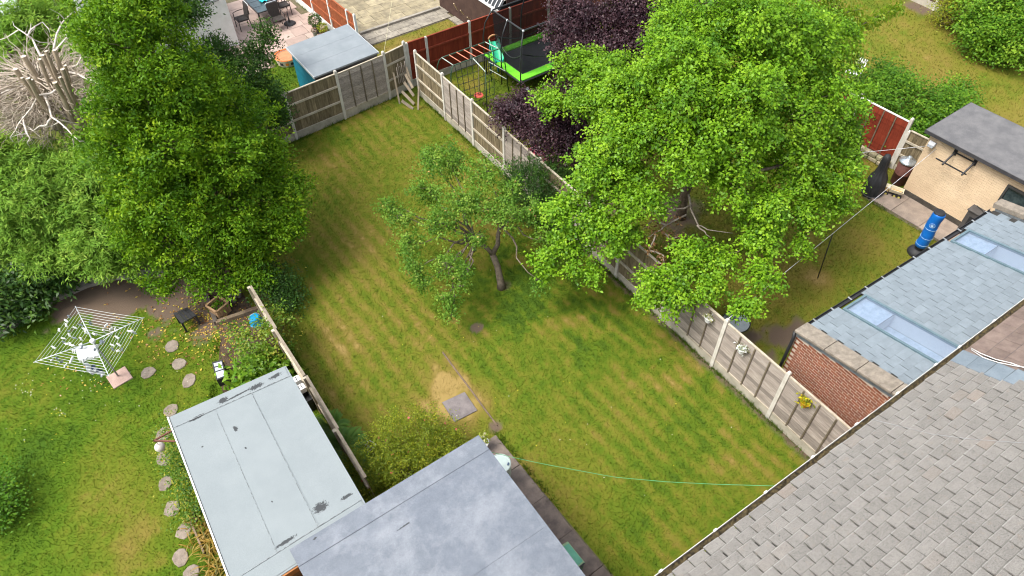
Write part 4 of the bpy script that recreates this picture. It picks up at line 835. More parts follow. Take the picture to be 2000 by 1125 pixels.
# --- the big light green tree over the boundary fence
LA = LB([(1350, 60, 6.2, 1.1), (1430, 50, 6.5, 1.2), (1510, 75, 6.1, 1.3), (1590, 120, 5.3, 1.15), (1640, 190, 4.5, .95), (1655, 255, 3.8, .6),
         (1135, 132, 4.2, .7), (1200, 150, 4.7, .95), (1075, 190, 3.7, .5), (1260, 190, 5., 1.05), (1150, 205, 4.0, .7),
         (1350, 160, 5.9, 1.25), (1450, 170, 5.7, 1.3), (1550, 210, 4.9, 1.25), (1340, 255, 4.9, 1.05), (1440, 270, 4.7, 1.1), (1540, 310, 3.9, 1.), (1620, 330, 3.4, .75),
         (1230, 290, 4.1, 1.0), (1170, 350, 3.4, .9), (1130, 420, 2.8, .8), (1095, 470, 2.3, .55), (1070, 525, 1.8, .4), (1240, 370, 3.5, .8), (1200, 440, 2.7, .65), (1130, 500, 2.1, .4),
         (1345, 505, 2.5, .55), (1380, 555, 2.3, .5), (1310, 560, 2.2, .5), (1255, 585, 1.9, .3), (1410, 510, 2.6, .4), (1300, 590, 1.9, .3),
         (1490, 400, 3.4, .75), (1495, 470, 2.8, .55), (1480, 540, 2.4, .45), (1465, 590, 2.1, .3), (1555, 420, 2.9, .5), (1575, 480, 2.5, .3), (1635, 400, 2.8, .42), (1590, 370, 3.2, .6)])
LA = [(c, r*.93) for c, r in LA+LB([(1425, 345, 3.9, .7), (1330, 310, 4.5, .7), (1500, 440, 3., .5), (1440, 590, 2., .3), (1340, 590, 2., .35), (1275, 545, 2.2, .4), (1160, 540, 1.9, .3), (1590, 440, 2.7, .35)])]
AB = P(1330, 425)
TA, QA = tree('broadleaf_tree', 'large light green tree with drooping branches over the boundary fence', 'tree', AB, AB+Vector((.1, .1, 1.9)), LA, ACER, 4700, 36, .09, .058, .13, 90, seed=3, droop=.95, spread=.08, tw=.2, tint=.47, tvar=.2, rough=.3, cut=.6, tufts=9, tz=1.35)
b = MB(); dl = []; g = np.random.default_rng(5); f0 = AB+Vector((.1, .1, 2.0))         # bare and dead branches in the gap
for k, pl in enumerate([[(1345, 380, 2.8), (1350, 410, 2.7), (1362, 440, 2.6), (1385, 445, 2.5), (1430, 455, 2.5)], [(1362, 440, 2.6), (1375, 450, 2.5), (1388, 463, 2.4)], [(1350, 400, 2.7), (1320, 410, 2.7), (1295, 412, 2.7)],
                        [(1340, 420, 2.7), (1300, 440, 2.6), (1280, 460, 2.5), (1260, 465, 2.4)], [(1300, 440, 2.6), (1275, 430, 2.6), (1250, 450, 2.5)], [(1290, 450, 2.5), (1310, 465, 2.4), (1330, 460, 2.4)], [(1270, 490, 2.3), (1295, 495, 2.2), (1298, 515, 2.1), (1290, 520, 2.1)], [(1280, 460, 2.5), (1270, 480, 2.4), (1265, 490, 2.3)]]):
    q = [P(*p) for p in pl]; q = [q[0]]+[x+Vector(g.normal(0, .03, 3)) for p0, p1 in zip(q, q[1:]) for x in (p0.lerp(p1, .5), p1)]
    b.tube(q, [.03-.022*i/(len(q)-1) for i in range(len(q))], 5); dl += [np.array(x) for x in q[1:]] if k >= 3 else []
b.build('dead_branch', M('pale_bark', (.36, .31, .25), (.24, .2, .16), rnd=0), TA, smooth=True)
dl = np.repeat(np.array(dl), 16, 0)+g.normal(0, .085, (len(dl)*16, 3)); m = len(dl)
DLO = link('dead_leaf', fast_mesh('dead_leaf', leaf_quads(dl, g.normal(0, 1, (m, 3))-np.array([0, 0, .8]), g.normal(0, 1, (m, 3)), np.full(m, .085), np.full(m, .05)), 4, leafmat('dead_leaf', (.12, .06, .03), (.27, .14, .06), (.42, .27, .14)), g.random(m)), TA, tuple(-WL[TA])); DLO['kind'] = 'stuff'
# --- tall evergreen on the left
LH = LB([(235, 10, 7.0, 1.0), (280, -10, 6.6, 1.0), (215, 80, 6.4, .7), (265, 90, 6.6, 1.1), (315, 85, 5.9, 1.0), (235, 170, 5.4, .85), (285, 190, 5.5, 1.2), (350, 185, 5.2, 1.15), (415, 205, 4.4, .85), (250, 290, 4.3, .85), (315, 290, 4.4, 1.3), (395, 290, 3.9, 1.35), (470, 270, 3.3, 1.1), (525, 300, 2.8, .75),
         (280, 390, 3.2, .9), (345, 390, 3.1, 1.3), (430, 390, 2.7, 1.3), (515, 390, 2.2, 1.05), (560, 350, 2.4, .6), (560, 440, 1.7, .65), (320, 460, 2.1, .85), (390, 475, 1.8, 1.1), (475, 470, 1.6, 1.0), (345, 530, 1.3, .4), (420, 535, 1.2, .5), (500, 520, 1.2, .55), (290, 550, 1.4, .25), (395, 570, 1.1, .25), (320, 560, 1.3, .2), (450, 560, 1.0, .3)])
HBs = P(405, 470)
tree('evergreen_tree', 'tall dense glossy evergreen tree at the left of the main lawn', 'tree', HBs, HBs+Vector((0, 0, 2.2)), LH, HOLLY, 4900, 30, .10, .046, .2, 160, seed=11, droop=-.15, spread=.09, tw=.16, tint=.43, tvar=.2, rough=.3, flat=.9, face_up=.5, cut=.68, rej=BARE(1.85, 0), tufts=9)
LD_ = LB([(340, 10, 5., .75), (420, 115, 3.4, .6), (460, 145, 2.9, .65), (505, 110, 2.9, .3, 1.3), (510, 180, 2.2, .55), (490, 215, 2, .6), (540, 220, 1.6, .35), (520, 70, 3.2, .22, 1.6)])
B2 = P(495, 260)
tree('evergreen_tree', 'darker looser evergreen behind the tall one, in front of the white building', 'tree', B2, B2+Vector((0, 0, 1.5)), LD_, DARKG, 900, 28, .1, .045, .1, 70, seed=12, droop=-.3, spread=.11, tw=.2, tint=.5, rough=.35, flat=1)
# --- topped conifer: feathery skirt, sawn stubs, bare branches
LC = LB([(60, 335, 2.6, 1.1), (140, 340, 2.6, 1.0), (210, 350, 2.7, 1.0), (90, 400, 2.4, 1.3), (190, 440, 1.9, 1.1), (30, 410, 2.3, 1.1), (150, 490, 1.3, .8), (-20, 330, 3, 1.2), (260, 470, 1.5, .8), (225, 510, 1.1, .6), (100, 480, 1.5, .8), (20, 480, 1.5, .7),
         (20, 80, 3.4, 1.0), (90, 45, 3.5, 1.0), (140, 85, 3.7, .7), (-20, 150, 3.6, .8), (20, 285, 3.0, .6), (170, 290, 3.0, .6)])
CB = P(110, 385)
TC, QC = tree('topped_conifer', 'topped conifer with bare sawn trunks and feathery green skirt', 'tree', CB, CB+Vector((0, 0, 2.)), LC, CONIF, 3300, 34, .15, .034, .2, 40, seed=17, droop=.5, spread=.06, tw=.26, tint=.5, tvar=.15, rough=.3, flat=.6, face_up=.9, rej=BARE(1.5, 2.9), tufts=7)
cc = P(95, 195, 3.7); g = np.random.default_rng(8)
STUB = M('stub_bark', (.44, .36, .26), (.3, .24, .17), .95, .1, scale=10, bump=.5, rnd=.1, stretch=(3, 3, .6)); CUTM = M('sawn_end', (.7, .63, .5), (.6, .52, .4), .8, rnd=.1)
for q in [(46, 110), (77, 116), (83, 108), (90, 100), (97, 120), (106, 98), (122, 135), (127, 128), (30, 135), (43, 152), (55, 153), (61, 156), (117, 151), (107, 161)]:
    zt = 5.1+g.uniform(-.25, .2); t = P(*q, zt); bs = Vector((cc.x+(t.x-cc.x)*.72, cc.y+(t.y-cc.y)*.72, 3.2)); r = g.uniform(.042, .07)
    s = MB().tube(wob(bs, t, 3, .03, g), [r*1.25, r*1.12, r*1.03, r], 9).build('stub', STUB, TC, smooth=False); MB().lathe((t.x, t.y, t.z-.002), [(r*.97, 0), (r*.95, .008)], 9).build('sawn_end', CUTM, s)
def bare(par, name, starts, mat, rr):
    b = MB()
    for p0, p1 in starts:
        pts = wob(p0, p1, 5, .07, g); b.tube(pts, [rr*(1-.78*i/5) for i in range(6)], 5, False); ln = (Vector(p1)-Vector(p0)).length
        for k in range(int(g.integers(2, 5))):
            i = int(g.integers(2, 5)); d = (Vector(p1)-Vector(p0)).normalized()+Vector(g.normal(0, .55, 3)); e = pts[i]+d.normalized()*ln*g.uniform(.2, .45)
            b.tube(wob(pts[i], e, 3, .04, g), [rr*.45, rr*.35, rr*.25, rr*.12], 4, False)
            if g.random() < .6: b.tube(wob(pts[i].lerp(e, .5), e+Vector(g.normal(0, .15, 3)), 2, .03, g), [rr*.3, rr*.2, rr*.1], 4, False)
    tag(b.build(name, mat, par, smooth=True), None, None, None, 'stuff')
st = []
for i in range(300):
    a = g.uniform(0, 6.283); r0 = g.uniform(.1, .7); r1 = g.uniform(1.1, 2.2); z0 = g.uniform(3.0, 4.2)
    st.append((cc+Vector((math.cos(a)*r0, math.sin(a)*r0, z0-3.7)), cc+Vector((math.cos(a+g.normal(0, .25))*r1, math.sin(a)*r1, z0-3.7+g.uniform(-.1, .7)))))
for i in range(130):
    a = g.uniform(0, 6.283); r0 = g.uniform(.15, .6); r1 = g.uniform(1.2, 2.1); z0 = g.uniform(.1, .9); st.append((cc+Vector((math.cos(a)*r0, math.sin(a)*r0, z0)), cc+Vector((math.cos(a+g.normal(0, .2))*r1, math.sin(a)*r1, z0+g.uniform(-.2, .5)))))
bare(TC, 'bare_branch', st, M('dry_twig', (.58, .5, .41), (.36, .3, .23), rnd=0), .019)
for pl in [[(80, 110, 4.6), (60, 75, 4.8), (35, 62, 4.8), (-10, 76, 4.6)], [(105, 95, 4.6), (117, 45, 4.8), (142, 22, 5)], [(60, 75, 4.8), (58, 60, 5), (85, 45, 5)], [(130, 140, 4.5), (165, 150, 4.7), (200, 167, 4.7), (185, 188, 4.4)], [(115, 172, 4.5), (80, 190, 4.4), (40, 235, 4.1), (14, 272, 3.9)],
           [(88, 187, 4.4), (100, 230, 4.1), (130, 250, 4), (154, 274, 3.9)], [(108, 100, 4.6), (130, 75, 4.8), (153, 42, 4.9)], [(100, 232, 4.1), (85, 245, 4.1), (65, 252, 4)], [(45, 228, 4.1), (58, 262, 3.9), (60, 275, 3.8)], [(128, 138, 4.5), (150, 125, 4.8), (175, 100, 5)], [(50, 165, 4.3), (20, 178, 4.3), (-10, 190, 4.2)]]:
    bb = MB(); q = [P(*p) for p in pl]; q = [q[0]]+[x+Vector(g.normal(0, .04, 3)) for p0, p1 in zip(q, q[1:]) for x in (p0.lerp(p1, .5), p1)]; bb.tube(q, [.034-.024*i/(len(q)-1) for i in range(len(q))], 6)
    for i in range(2, len(q)): e = q[i]+Vector(g.normal(0, .22, 3)); bb.tube(wob(q[i], e, 2, .03, g), [.014, .01, .004], 4, False)
    bb.build('bleached_branch', M('bleached_wood', (.74, .69, .62), (.56, .5, .43), rnd=0), TC, smooth=True)
# --- purple plum
LP = LB([(1080, 245, 2.3, .6), (1060, 275, 1.9, .35), (1130, 200, 3.0, .7), (1005, 235, 1.9, .6), (1035, 250, 2., .38), (1065, 205, 2.5, .65), (1105, 288, 1.9, .4), (1025, 215, 2.2, .55), (1050, 228, 2.2, .5), (1035, 200, 2.5, .4), (1125, 262, 2.3, .6), (1085, 200, 2.9, .45), (1130, 95, 3.8, .7), (1160, 50, 4.4, .95), (1235, 40, 4.6, 1.1), (1310, 30, 4.7, .9), (1185, 130, 3.8, .9), (1280, 100, 4., .8), (1105, 140, 3.3, .45), (1120, 10, 4.9, .6), (1330, 70, 4.2, .6), (1150, 220, 3., .8), (1390, 10, 4.6, .7), (985, 205, 2.0, .22), (1085, 60, 4.0, .4)])
PB = P(1125, 320)
tree('plum_tree', 'dark purple leaved tree behind the light green tree', 'tree', PB, PB+Vector((0, 0, 1.4)), LP, PLUM, 3000, 30, .085, .05, .13, 130, seed=23, droop=.1, spread=.12, tw=.2, tint=.5, tvar=.22, rough=.3, flat=.9, tufts=6)
# --- apple tree
LAP = LB([(880, 325, 2.7, .62), (955, 335, 2.9, .55), (840, 365, 2.5, .55), (785, 420, 2.1, .4), (900, 400, 2.5, .65), (850, 440, 2.1, .55), (800, 475, 1.8, .35), (880, 520, 1.7, .45), (815, 525, 1.6, .3), (870, 585, 1.2, .28), (905, 560, 1.4, .3), (1000, 370, 2.7, .38), (1040, 415, 2.5, .3), (1060, 470, 2.1, .32), (1005, 430, 2.5, .45), (955, 410, 2.6, .4), (840, 310, 2.6, .32), (760, 405, 2.1, .22), (880, 620, 1.0, .18), (1050, 545, 1.4, .22), (940, 460, 2., .3), (830, 560, 1.3, .25)])
APB = P(980, 562); AF = P(962, 497, .95); TAp = empty('apple_tree', tuple(APB), 'small open apple tree in the middle of the main lawn', 'tree')
cr, QP = crown(TAp, 'crown', LAP, 720, 26, .08, .044, APPLE, droop=.2, spread=.075, tw=.18, tint=.46, tvar=.2, seed=31, rough=.35, inner=.15, flat=.9, cut=.5, tufts=5)
b = MB(); g = np.random.default_rng(4); b.tube([APB-Vector((0, 0, .1)), APB+Vector((-.02, .02, .25)), APB.lerp(AF, .6)+Vector((.04, 0, .05)), AF], [.15, .105, .09, .085], 10)
f1, f2 = P(928, 462, 1.5), P(977, 440, 1.7); b.tube(wob(AF, f1, 3, .03, g), [.07, .06, .055, .05], 8); b.tube(wob(AF, f2, 3, .03, g), [.075, .065, .06, .05], 8)
for c, r in LAP:
    f = f1 if c[0] < AF.x-.15 or proj(c)[0] < 950 else f2; pts = wob(f, Vector(c), 5, .1, g); b.tube(pts, [.035*(1-.75*i/5) for i in range(6)], 5)
lc = np.array([l[0] for l in LAP])
for q in QP[g.choice(len(QP), 130, replace=False)]: c = lc[np.argmin(np.linalg.norm(lc-q, axis=1))]; b.tube(wob(c, q, 3, .05, g), [.015, .011, .007, .003], 4, False)
b.build('trunk', M('apple_bark', (.2, .165, .125), (.11, .09, .068), .95, .1, scale=12, bump=.6, rnd=0), TAp, smooth=True)
am = MB().lathe((0, 0, 0), [(.006, -.03), (.026, -.022), (.035, 0), (.028, .022), (.008, .027)], 8).mesh('apple', M('apple_skin', (.42, .42, .09), (.45, .2, .08), .35, .4, scale=3, rnd=.2), True)
for q in QP[g.choice(len(QP), 34, replace=False)]: link('apple', am, TAp, tuple(Vector(q)+Vector((0, 0, .02))-WL[TAp]))
# --- shrubs and hedges
S = bush
S('conifer_shrub', 'dark green shrub against the boundary fence below the purple tree', LB([(1045, 375, 1.1, .7, 1.2), (1085, 350, 1.1, .55), (1020, 350, 1.3, .5), (1070, 415, .8, .55)]), DARKG, 520, 30, .12, .02, seed=41, tint=.4, flat=1.2, droop=-.6, spread=.06)
S('laurel_hedge', 'dark glossy laurel hedge at the left edge', LB([(20, 510, .9, .8), (60, 560, .7, .6), (-20, 590, .7, .8), (90, 530, .8, .6), (10, 450, 1.3, .8), (40, 610, .4, .4), (115, 545, .6, .4)]), LAUR, 560, 16, .17, .065, seed=42, tint=.45, tvar=.2, flat=.8, spread=.12)
FSH, QFS = S('flowering_shrub', 'yellowish green shrub with red flowers between the two near roofs', LB([(745, 900, .7, .55), (805, 855, .75, .55), (850, 850, .7, .45), (790, 920, .6, .6), (715, 950, .6, .45), (770, 870, .8, .45), (860, 880, .5, .4)]), YELG, 760, 30, .055, .022, seed=43, tint=.42, tvar=.2, flat=1.2, droop=-.4, spread=.07, rough=.35)
fm = MB().lathe((0, 0, 0), [(.004, -.01), (.026, .004), (.03, .012), (.008, .016)], 6).mesh('flower', M('red_flower', (.5, .09, .07), (.4, .12, .1), rnd=.3))
g = np.random.default_rng(2)
for q in [q for q in QFS if q[2] > .6][:30:2]: link('flower', fm, FSH, tuple(Vector(q)+Vector((0, 0, .05))-WL[FSH]), (g.normal(0, .4), g.normal(0, .4), 0))
S('small_tree', 'small yellow green leaved tree over the soil bed', LB([(530, 640, 1.1, .38), (500, 660, 1.0, .35), (475, 670, .9, .25), (530, 690, .9, .4), (550, 620, 1.1, .25), (510, 715, .8, .3), (460, 650, .9, .18)]), leafmat('small_tree_leaf', (.07, .17, .015), (.15, .27, .02), (.36, .36, .05)), 95, 22, .085, .05, seed=44, tint=.5, tvar=.22, rough=.35, spread=.07)
S('broadleaf_plant', 'bright green broad leaved plant at the corner of the pale shed', LB([(492, 742, .4, .3), (515, 733, .4, .28), (530, 722, .4, .2)]), MIDG, 150, 12, .22, .1, seed=45, tint=.62, tvar=.15, flat=.7, cat='plant')
S('dark_shrub', 'dark shrub at the far end of the leaning fence', LB([(540, 555, .6, .35), (560, 585, .4, .28), (520, 540, .8, .35)]), DARKG, 170, 26, .07, .035, seed=46, tint=.35)
S('garden_shrub', 'large leafy shrub behind the red panel fence', LB([(1720, 170, 1.0, .8), (1760, 200, 1.1, .9), (1700, 205, 1.2, .7), (1800, 225, .9, .8), (1850, 215, .9, .7), (1780, 260, .8, .6), (1830, 255, .7, .6), (1870, 185, .7, .5), (1740, 155, .9, .5)]), MIDG, 950, 24, .11, .06, seed=47, tint=.38, tvar=.2, rough=.3)
S('garden_hedge', 'tall green hedge in the top right corner', LB([(1960, 40, 1.2, 1.2), (1990, 80, 1.0, 1.0), (1930, 10, 1.4, 1.2), (1920, 60, 1., .8), (2020, 50, 1.3, 1.3), (1980, 0, 1.6, 1.3), (1940, 85, .7, .7)]), MIDG, 900, 24, .12, .07, seed=48, tint=.5, tvar=.2, cat='hedge', rough=.28)
S('ground_shrub', 'green shrub cut by the left edge of the photo', LB([(-5, 950, .4, .3), (0, 1000, .35, .3), (-20, 980, .5, .4)]), MIDG, 110, 20, .08, .045, seed=49, tint=.35)
S('flowering_plant', 'yellow flowered green plant along the pale shed', LB([(360, 900, .5, .22), (350, 870, .4, .2), (375, 950, .5, .22), (385, 985, .4, .2), (345, 840, .3, .15)]), leafmat('flowering_plant_leaf', (.045, .13, .012), (.10, .22, .016), (.42, .38, .03)), 330, 26, .055, .032, seed=50, tint=.48, tvar=.2, cat='plant')
S('shrub', 'green shrub in black trough at the far fence', LB([(1855, 20, .7, .45, 1.2)]), YELG, 120, 24, .09, .04, seed=51, tint=.6); S('shrub', 'brownish shrub in black trough beside the hedge', LB([(1880, 30, .6, .4, 1.2)]), leafmat('brown_shrub', (.1, .09, .03), (.2, .15, .05), (.3, .22, .08)), 90, 24, .09, .03, seed=52)
def straps(name, label, base, n, L, w_, mat, seed, spread=.15, rise=1.1, cat='plant'):
    g = np.random.default_rng(seed); c = P(*base); T = empty(name, (c.x, c.y, 0), label, cat); V = []; tn = []
    for i in range(n):
        a = g.uniform(0, 6.283); d = Vector((math.cos(a), math.sin(a), 0)); s = Vector((-d.y, d.x, 0)); p = Vector((c.x+g.normal(0, spread), c.y+g.normal(0, spread*1.6), 0)); l = L*g.uniform(.6, 1.1); pv = None; t = g.normal(.5, .2)
        for k in range(5):
            u = k/4; q = p+d*l*u*.75+Vector((0, 0, l*(rise*u-1.0*u*u))); h = s*w_*.5*(1-u**2*.95)
            if pv: V += [pv[0], pv[1], q+h, q-h]; tn.append(t)
            pv = (q-h, q+h)
    me = fast_mesh('leaf', np.array([tuple(v) for v in V]), 4, mat, np.array(tn)); o = link('leaf', me, T, tuple(-WL[T])); o['kind'] = 'stuff'; return T
STR = leafmat('strap_leaf', (.12, .14, .02), (.30, .22, .035), (.45, .27, .06)); straps('strap_leaved_plant', 'yellowing strap leaved clump beside the pale shed, upper', (408, 1050), 90, .55, .03, STR, 1); straps('strap_leaved_plant', 'yellowing strap leaved clump beside the pale shed, at the bottom edge', (428, 1105), 90, .55, .03, STR, 2); straps('strap_leaved_plant', 'browner strap leaved clump beside the pale shed, topmost', (395, 1015), 40, .4, .025, STR, 3)
def fern(label, base, n, L, seed):
    g = np.random.default_rng(seed); c = P(*base); T = empty('fern', (c.x, c.y, 0), label, 'fern'); C = []; D = []; Ls = []; tn = []
    for i in range(n):
        a = g.uniform(0, 6.283); d = Vector((math.cos(a), math.sin(a), 0)); s = Vector((-d.y, d.x, 0)); l = L*g.uniform(.7, 1.1); t = g.normal(.5, .15)
        for k in range(3, 22):
            u = k/22; q = Vector((c.x, c.y, .3))+d*l*u+Vector((0, 0, l*(1.1*u-1.15*u*u)))
            for sg in (-1, 1): C.append(tuple(q)); D.append(tuple(s*sg+d*.5)); Ls.append(l*.22*math.sin(math.pi*min(1, u*.9+.12))); tn.append(t)
    C = np.array(C); Ls = np.array(Ls); o = link('frond', fast_mesh('frond', leaf_quads(C, np.array(D), np.tile([0, 0, 1.], (len(C), 1)), Ls, Ls*.32), 4, leafmat('fern_leaf', (.04, .12, .012), (.09, .21, .018), (.17, .31, .03)), np.array(tn)), T, tuple(-WL[T])); o['kind'] = 'stuff'
fern('green fern beside the pale shed, nearer the leaning fence post', (680, 892), 22, .7, 1); fern('green fern behind the pale shed, below the nearer one', (700, 940), 22, .7, 2); fern('small green fern between shed and leaning fence', (655, 850), 20, .6, 3)
# --- cherry sprays reaching into the top right
def sprays():
    T = empty('cherry_tree', tuple(P(1560, 110)), 'long leaved cherry tree with outstretched branches at the top right', 'tree'); g = np.random.default_rng(9); b = MB(); C = []; D = []
    root = P(1520, 60, 3.); b.tube([P(1540, 120), P(1530, 90, 1.5), root], [.12, .1, .08], 8)
    for pl in [[(1540, 60, 3.2), (1600, 70, 3.3), (1660, 60, 3.3), (1715, 32, 3.4), (1755, 14, 3.4)], [(1530, 50, 3.3), (1580, 40, 3.6), (1630, 30, 3.6), (1680, 18, 3.6)], [(1520, 40, 3.6), (1560, 15, 4.), (1600, 0, 4.2), (1640, -15, 4.3)], [(1500, 30, 3.8), (1520, 0, 4.2), (1540, -20, 4.4)], [(1560, 80, 3.0), (1620, 90, 2.9), (1660, 95, 2.7), (1680, 110, 2.4)],
               [(1550, 55, 3.4), (1590, 25, 3.8), (1640, 10, 3.9)], [(1480, 20, 4.), (1470, -10, 4.4), (1490, -40, 4.5)], [(1600, 60, 3.2), (1640, 40, 3.3), (1690, 45, 3.2)], [(1660, 95, 2.7), (1670, 120, 2.3), (1680, 135, 2.0)], [(1530, 30, 3.8), (1550, 30, 3.9), (1600, 20, 3.9)], [(1440, 0, 4.), (1430, -10, 4.2), (1400, -20, 4.4)]]:
        q = [P(*p) for p in pl]; b.tube([root]+q, [.05]+[.035-.026*i/(len(q)-1) for i in range(len(q))], 5)
        for p0, p1 in zip(q, q[1:]):
            m = int((p1-p0).length*300)
            for i in range(m): C.append(tuple(p0.lerp(p1, g.random())+Vector(g.normal(0, .13, 3)))); D.append(tuple((p1-p0).normalized()*.5+Vector(g.normal(0, .55, 3))+Vector((0, 0, -.9))))
    b.build('trunk', BARK, T, smooth=True); C = np.array(C); m = len(C); o = link('crown', fast_mesh('crown', leaf_quads(C, np.array(D), g.normal(0, 1, (m, 3)), g.uniform(.12, .22, m), g.uniform(.035, .06, m)), 4, CHER, g.normal(.5, .22, m)), T, tuple(-WL[T]))
sprays()
# --- fallen leaves on the soil and the left lawn
g = np.random.default_rng(77); pts = []
for cx, cy, sx, sy, n in [(385, 620, 30, 25, 190), (430, 640, 30, 30, 210), (360, 650, 45, 35, 150), (470, 620, 40, 40, 160), (560, 690, 20, 50, 110), (300, 640, 60, 40, 60), (590, 610, 10, 50, 14), (150, 735, 60, 20, 30), (250, 560, 60, 15, 25)]:
    for i in range(n): p = P(g.normal(cx, sx), g.normal(cy, sy), .012); pts.append(tuple(p)) if p.x < 1.55 or cx > 580 else None
C = np.array(pts); m = len(C); a = g.uniform(0, 6.28, m); tag(link('fallen_leaves', fast_mesh('fallen_leaves', leaf_quads(C+np.array([0, 0, .004])*g.random((m, 1)), np.stack([np.cos(a), np.sin(a), g.normal(0, .12, m)], 1), g.normal(0, .3, (m, 3))+[0, 0, 1], g.uniform(.05, .1, m), g.uniform(.03, .05, m)), 4, leafmat('fallen_leaf', (.2, .08, .03), (.42, .24, .06), (.6, .52, .05), trans=.1), g.random(m))), 'yellow and brown fallen leaves around the soil bed', None, None, 'stuff')
# ================================================================== garden things
def V3(*a): return Vector(a)
STEEL = M('galvanised_tube', (.62, .66, .68), (.5, .54, .56), .4, .5, .3, rnd=0, speck=.06, bump=0); LINEM = M('pale_line', (.72, .76, .74), rnd=0, speck=.05, bump=0)
PLW = M('white_plastic', (.82, .83, .84), (.76, .77, .78), .45, .4, rnd=.04, speck=.04, bump=0); BLK = M('black_plastic_matt', (.02, .021, .023), (.03, .031, .034), .55, .35, rnd=.1, speck=.1)
# --- rotary dryer
def dryer():
    bs = P(232, 736); D = empty('rotary_dryer', tuple(bs), 'open rotary clothes dryer with pegs on the left lawn', 'clothes dryer'); zt = 1.62; hub = V3(bs.x, bs.y, 1.5)
    MB().tube([bs, V3(bs.x, bs.y, 1.55)], .021, 8).build('pole', M('dull_pole', (.3, .31, .32), rnd=0), D, smooth=True)
    MB().lathe((bs.x, bs.y, 1.46), [(.02, 0), (.06, .01), (.06, .08), (.03, .1)], 12).build('hub', PLW, D); MB().lathe((bs.x, bs.y, 1.26), [(.02, 0), (.05, .01), (.05, .06), (.03, .07)], 12).build('hub', PLW, D)
    tips = [P(*q, zt) for q in ((147, 598), (282, 620), (213, 735), (65, 708))]
    for t in tips:
        MB().tube([hub, t], [.013, .009], 6).build('arm', STEEL, D, smooth=True); MB().tube([V3(bs.x, bs.y, 1.29), hub.lerp(t, .42)], .011, 6).build('strut', STEEL, D, smooth=True)
    g = random.Random(2); segs = []
    for k in range(10):
        u = .24+.082*k; c = [hub.lerp(t, u) for t in tips]; b = MB()
        for a, e in zip(c, c[1:]+c[:1]): pts = [a, a.lerp(e, .5)-V3(0, 0, .025), e]; b.tube(pts, .0045, 4, False); segs.append((a, e, u))
        b.build('line', LINEM, D)
    pm = MB().bar((0, -.006, .05), (0, -.012, -.05), .014, .009).bar((0, .006, .05), (0, .012, -.05), .014, .009).mesh('clothes_peg', PLW); pm2 = pm.copy(); pm2.materials[0] = M('grey_peg', (.22, .26, .3), rnd=.2)
    for i in range(52):
        a, e, u = g.choice(segs); p = a.lerp(e, g.uniform(.08, .92))-V3(0, 0, .015); o = link('clothes_peg', pm if g.random() < .7 else pm2, None, tuple(p), (g.gauss(0, .9), g.gauss(0, .25), math.atan2((e-a).y, (e-a).x)), (2.2, 1.6, 1.0)); tag(o, 'small clothes peg clipped to a line of the rotary dryer', 'clothes peg', 'pegs on the rotary dryer')
    q = [P(146, 677, 1.42), P(187, 672, 1.42), P(193, 694, 1.25), P(152, 703, 1.25)]; n = V3(0, 0, -.1)
    o = MB().hexa([x+n for x in q]+q).build('peg_bag', PLW, bevel=.02); tag(o, 'flat white peg bag hanging at the dryer centre', 'bag')
    for i, (x, y, m, l) in enumerate([(166, 710, 'white_cotton', .3), (172, 716, 'white_cotton', .3), (181, 715, 'navy_cotton', .2), (186, 720, 'white_cotton', .2), (192, 722, 'navy_cotton', .2), (197, 727, 'white_cotton', .15)]):
        mm = M('white_cotton', (.74, .77, .82)) if m[0] == 'w' else M('navy_cotton', (.05, .08, .14)); t = P(x, y, 1.55); w_ = .09
        b = MB().grid(3, 5, lambda u, v: (t.x+(u-.5)*w_+.02*math.sin(6*v+i), t.y+.015*math.sin(5*u+4*v), t.z-l*v)).grid(3, 5, lambda u, v: (t.x+(u-.5)*w_+.02*math.sin(6*v+i), t.y+.02+.015*math.sin(5*u+4*v), t.z-l*v))
        tag(b.build('hanging_sock', mm, smooth=True), ['long white sock, leftmost on the dryer line', 'long white sock, second on the dryer line', 'navy sock beside the long white socks', 'short white sock between two navy socks', 'navy sock second from the dryer tip', 'small white sock nearest the dryer tip'][i], 'sock')
dryer()
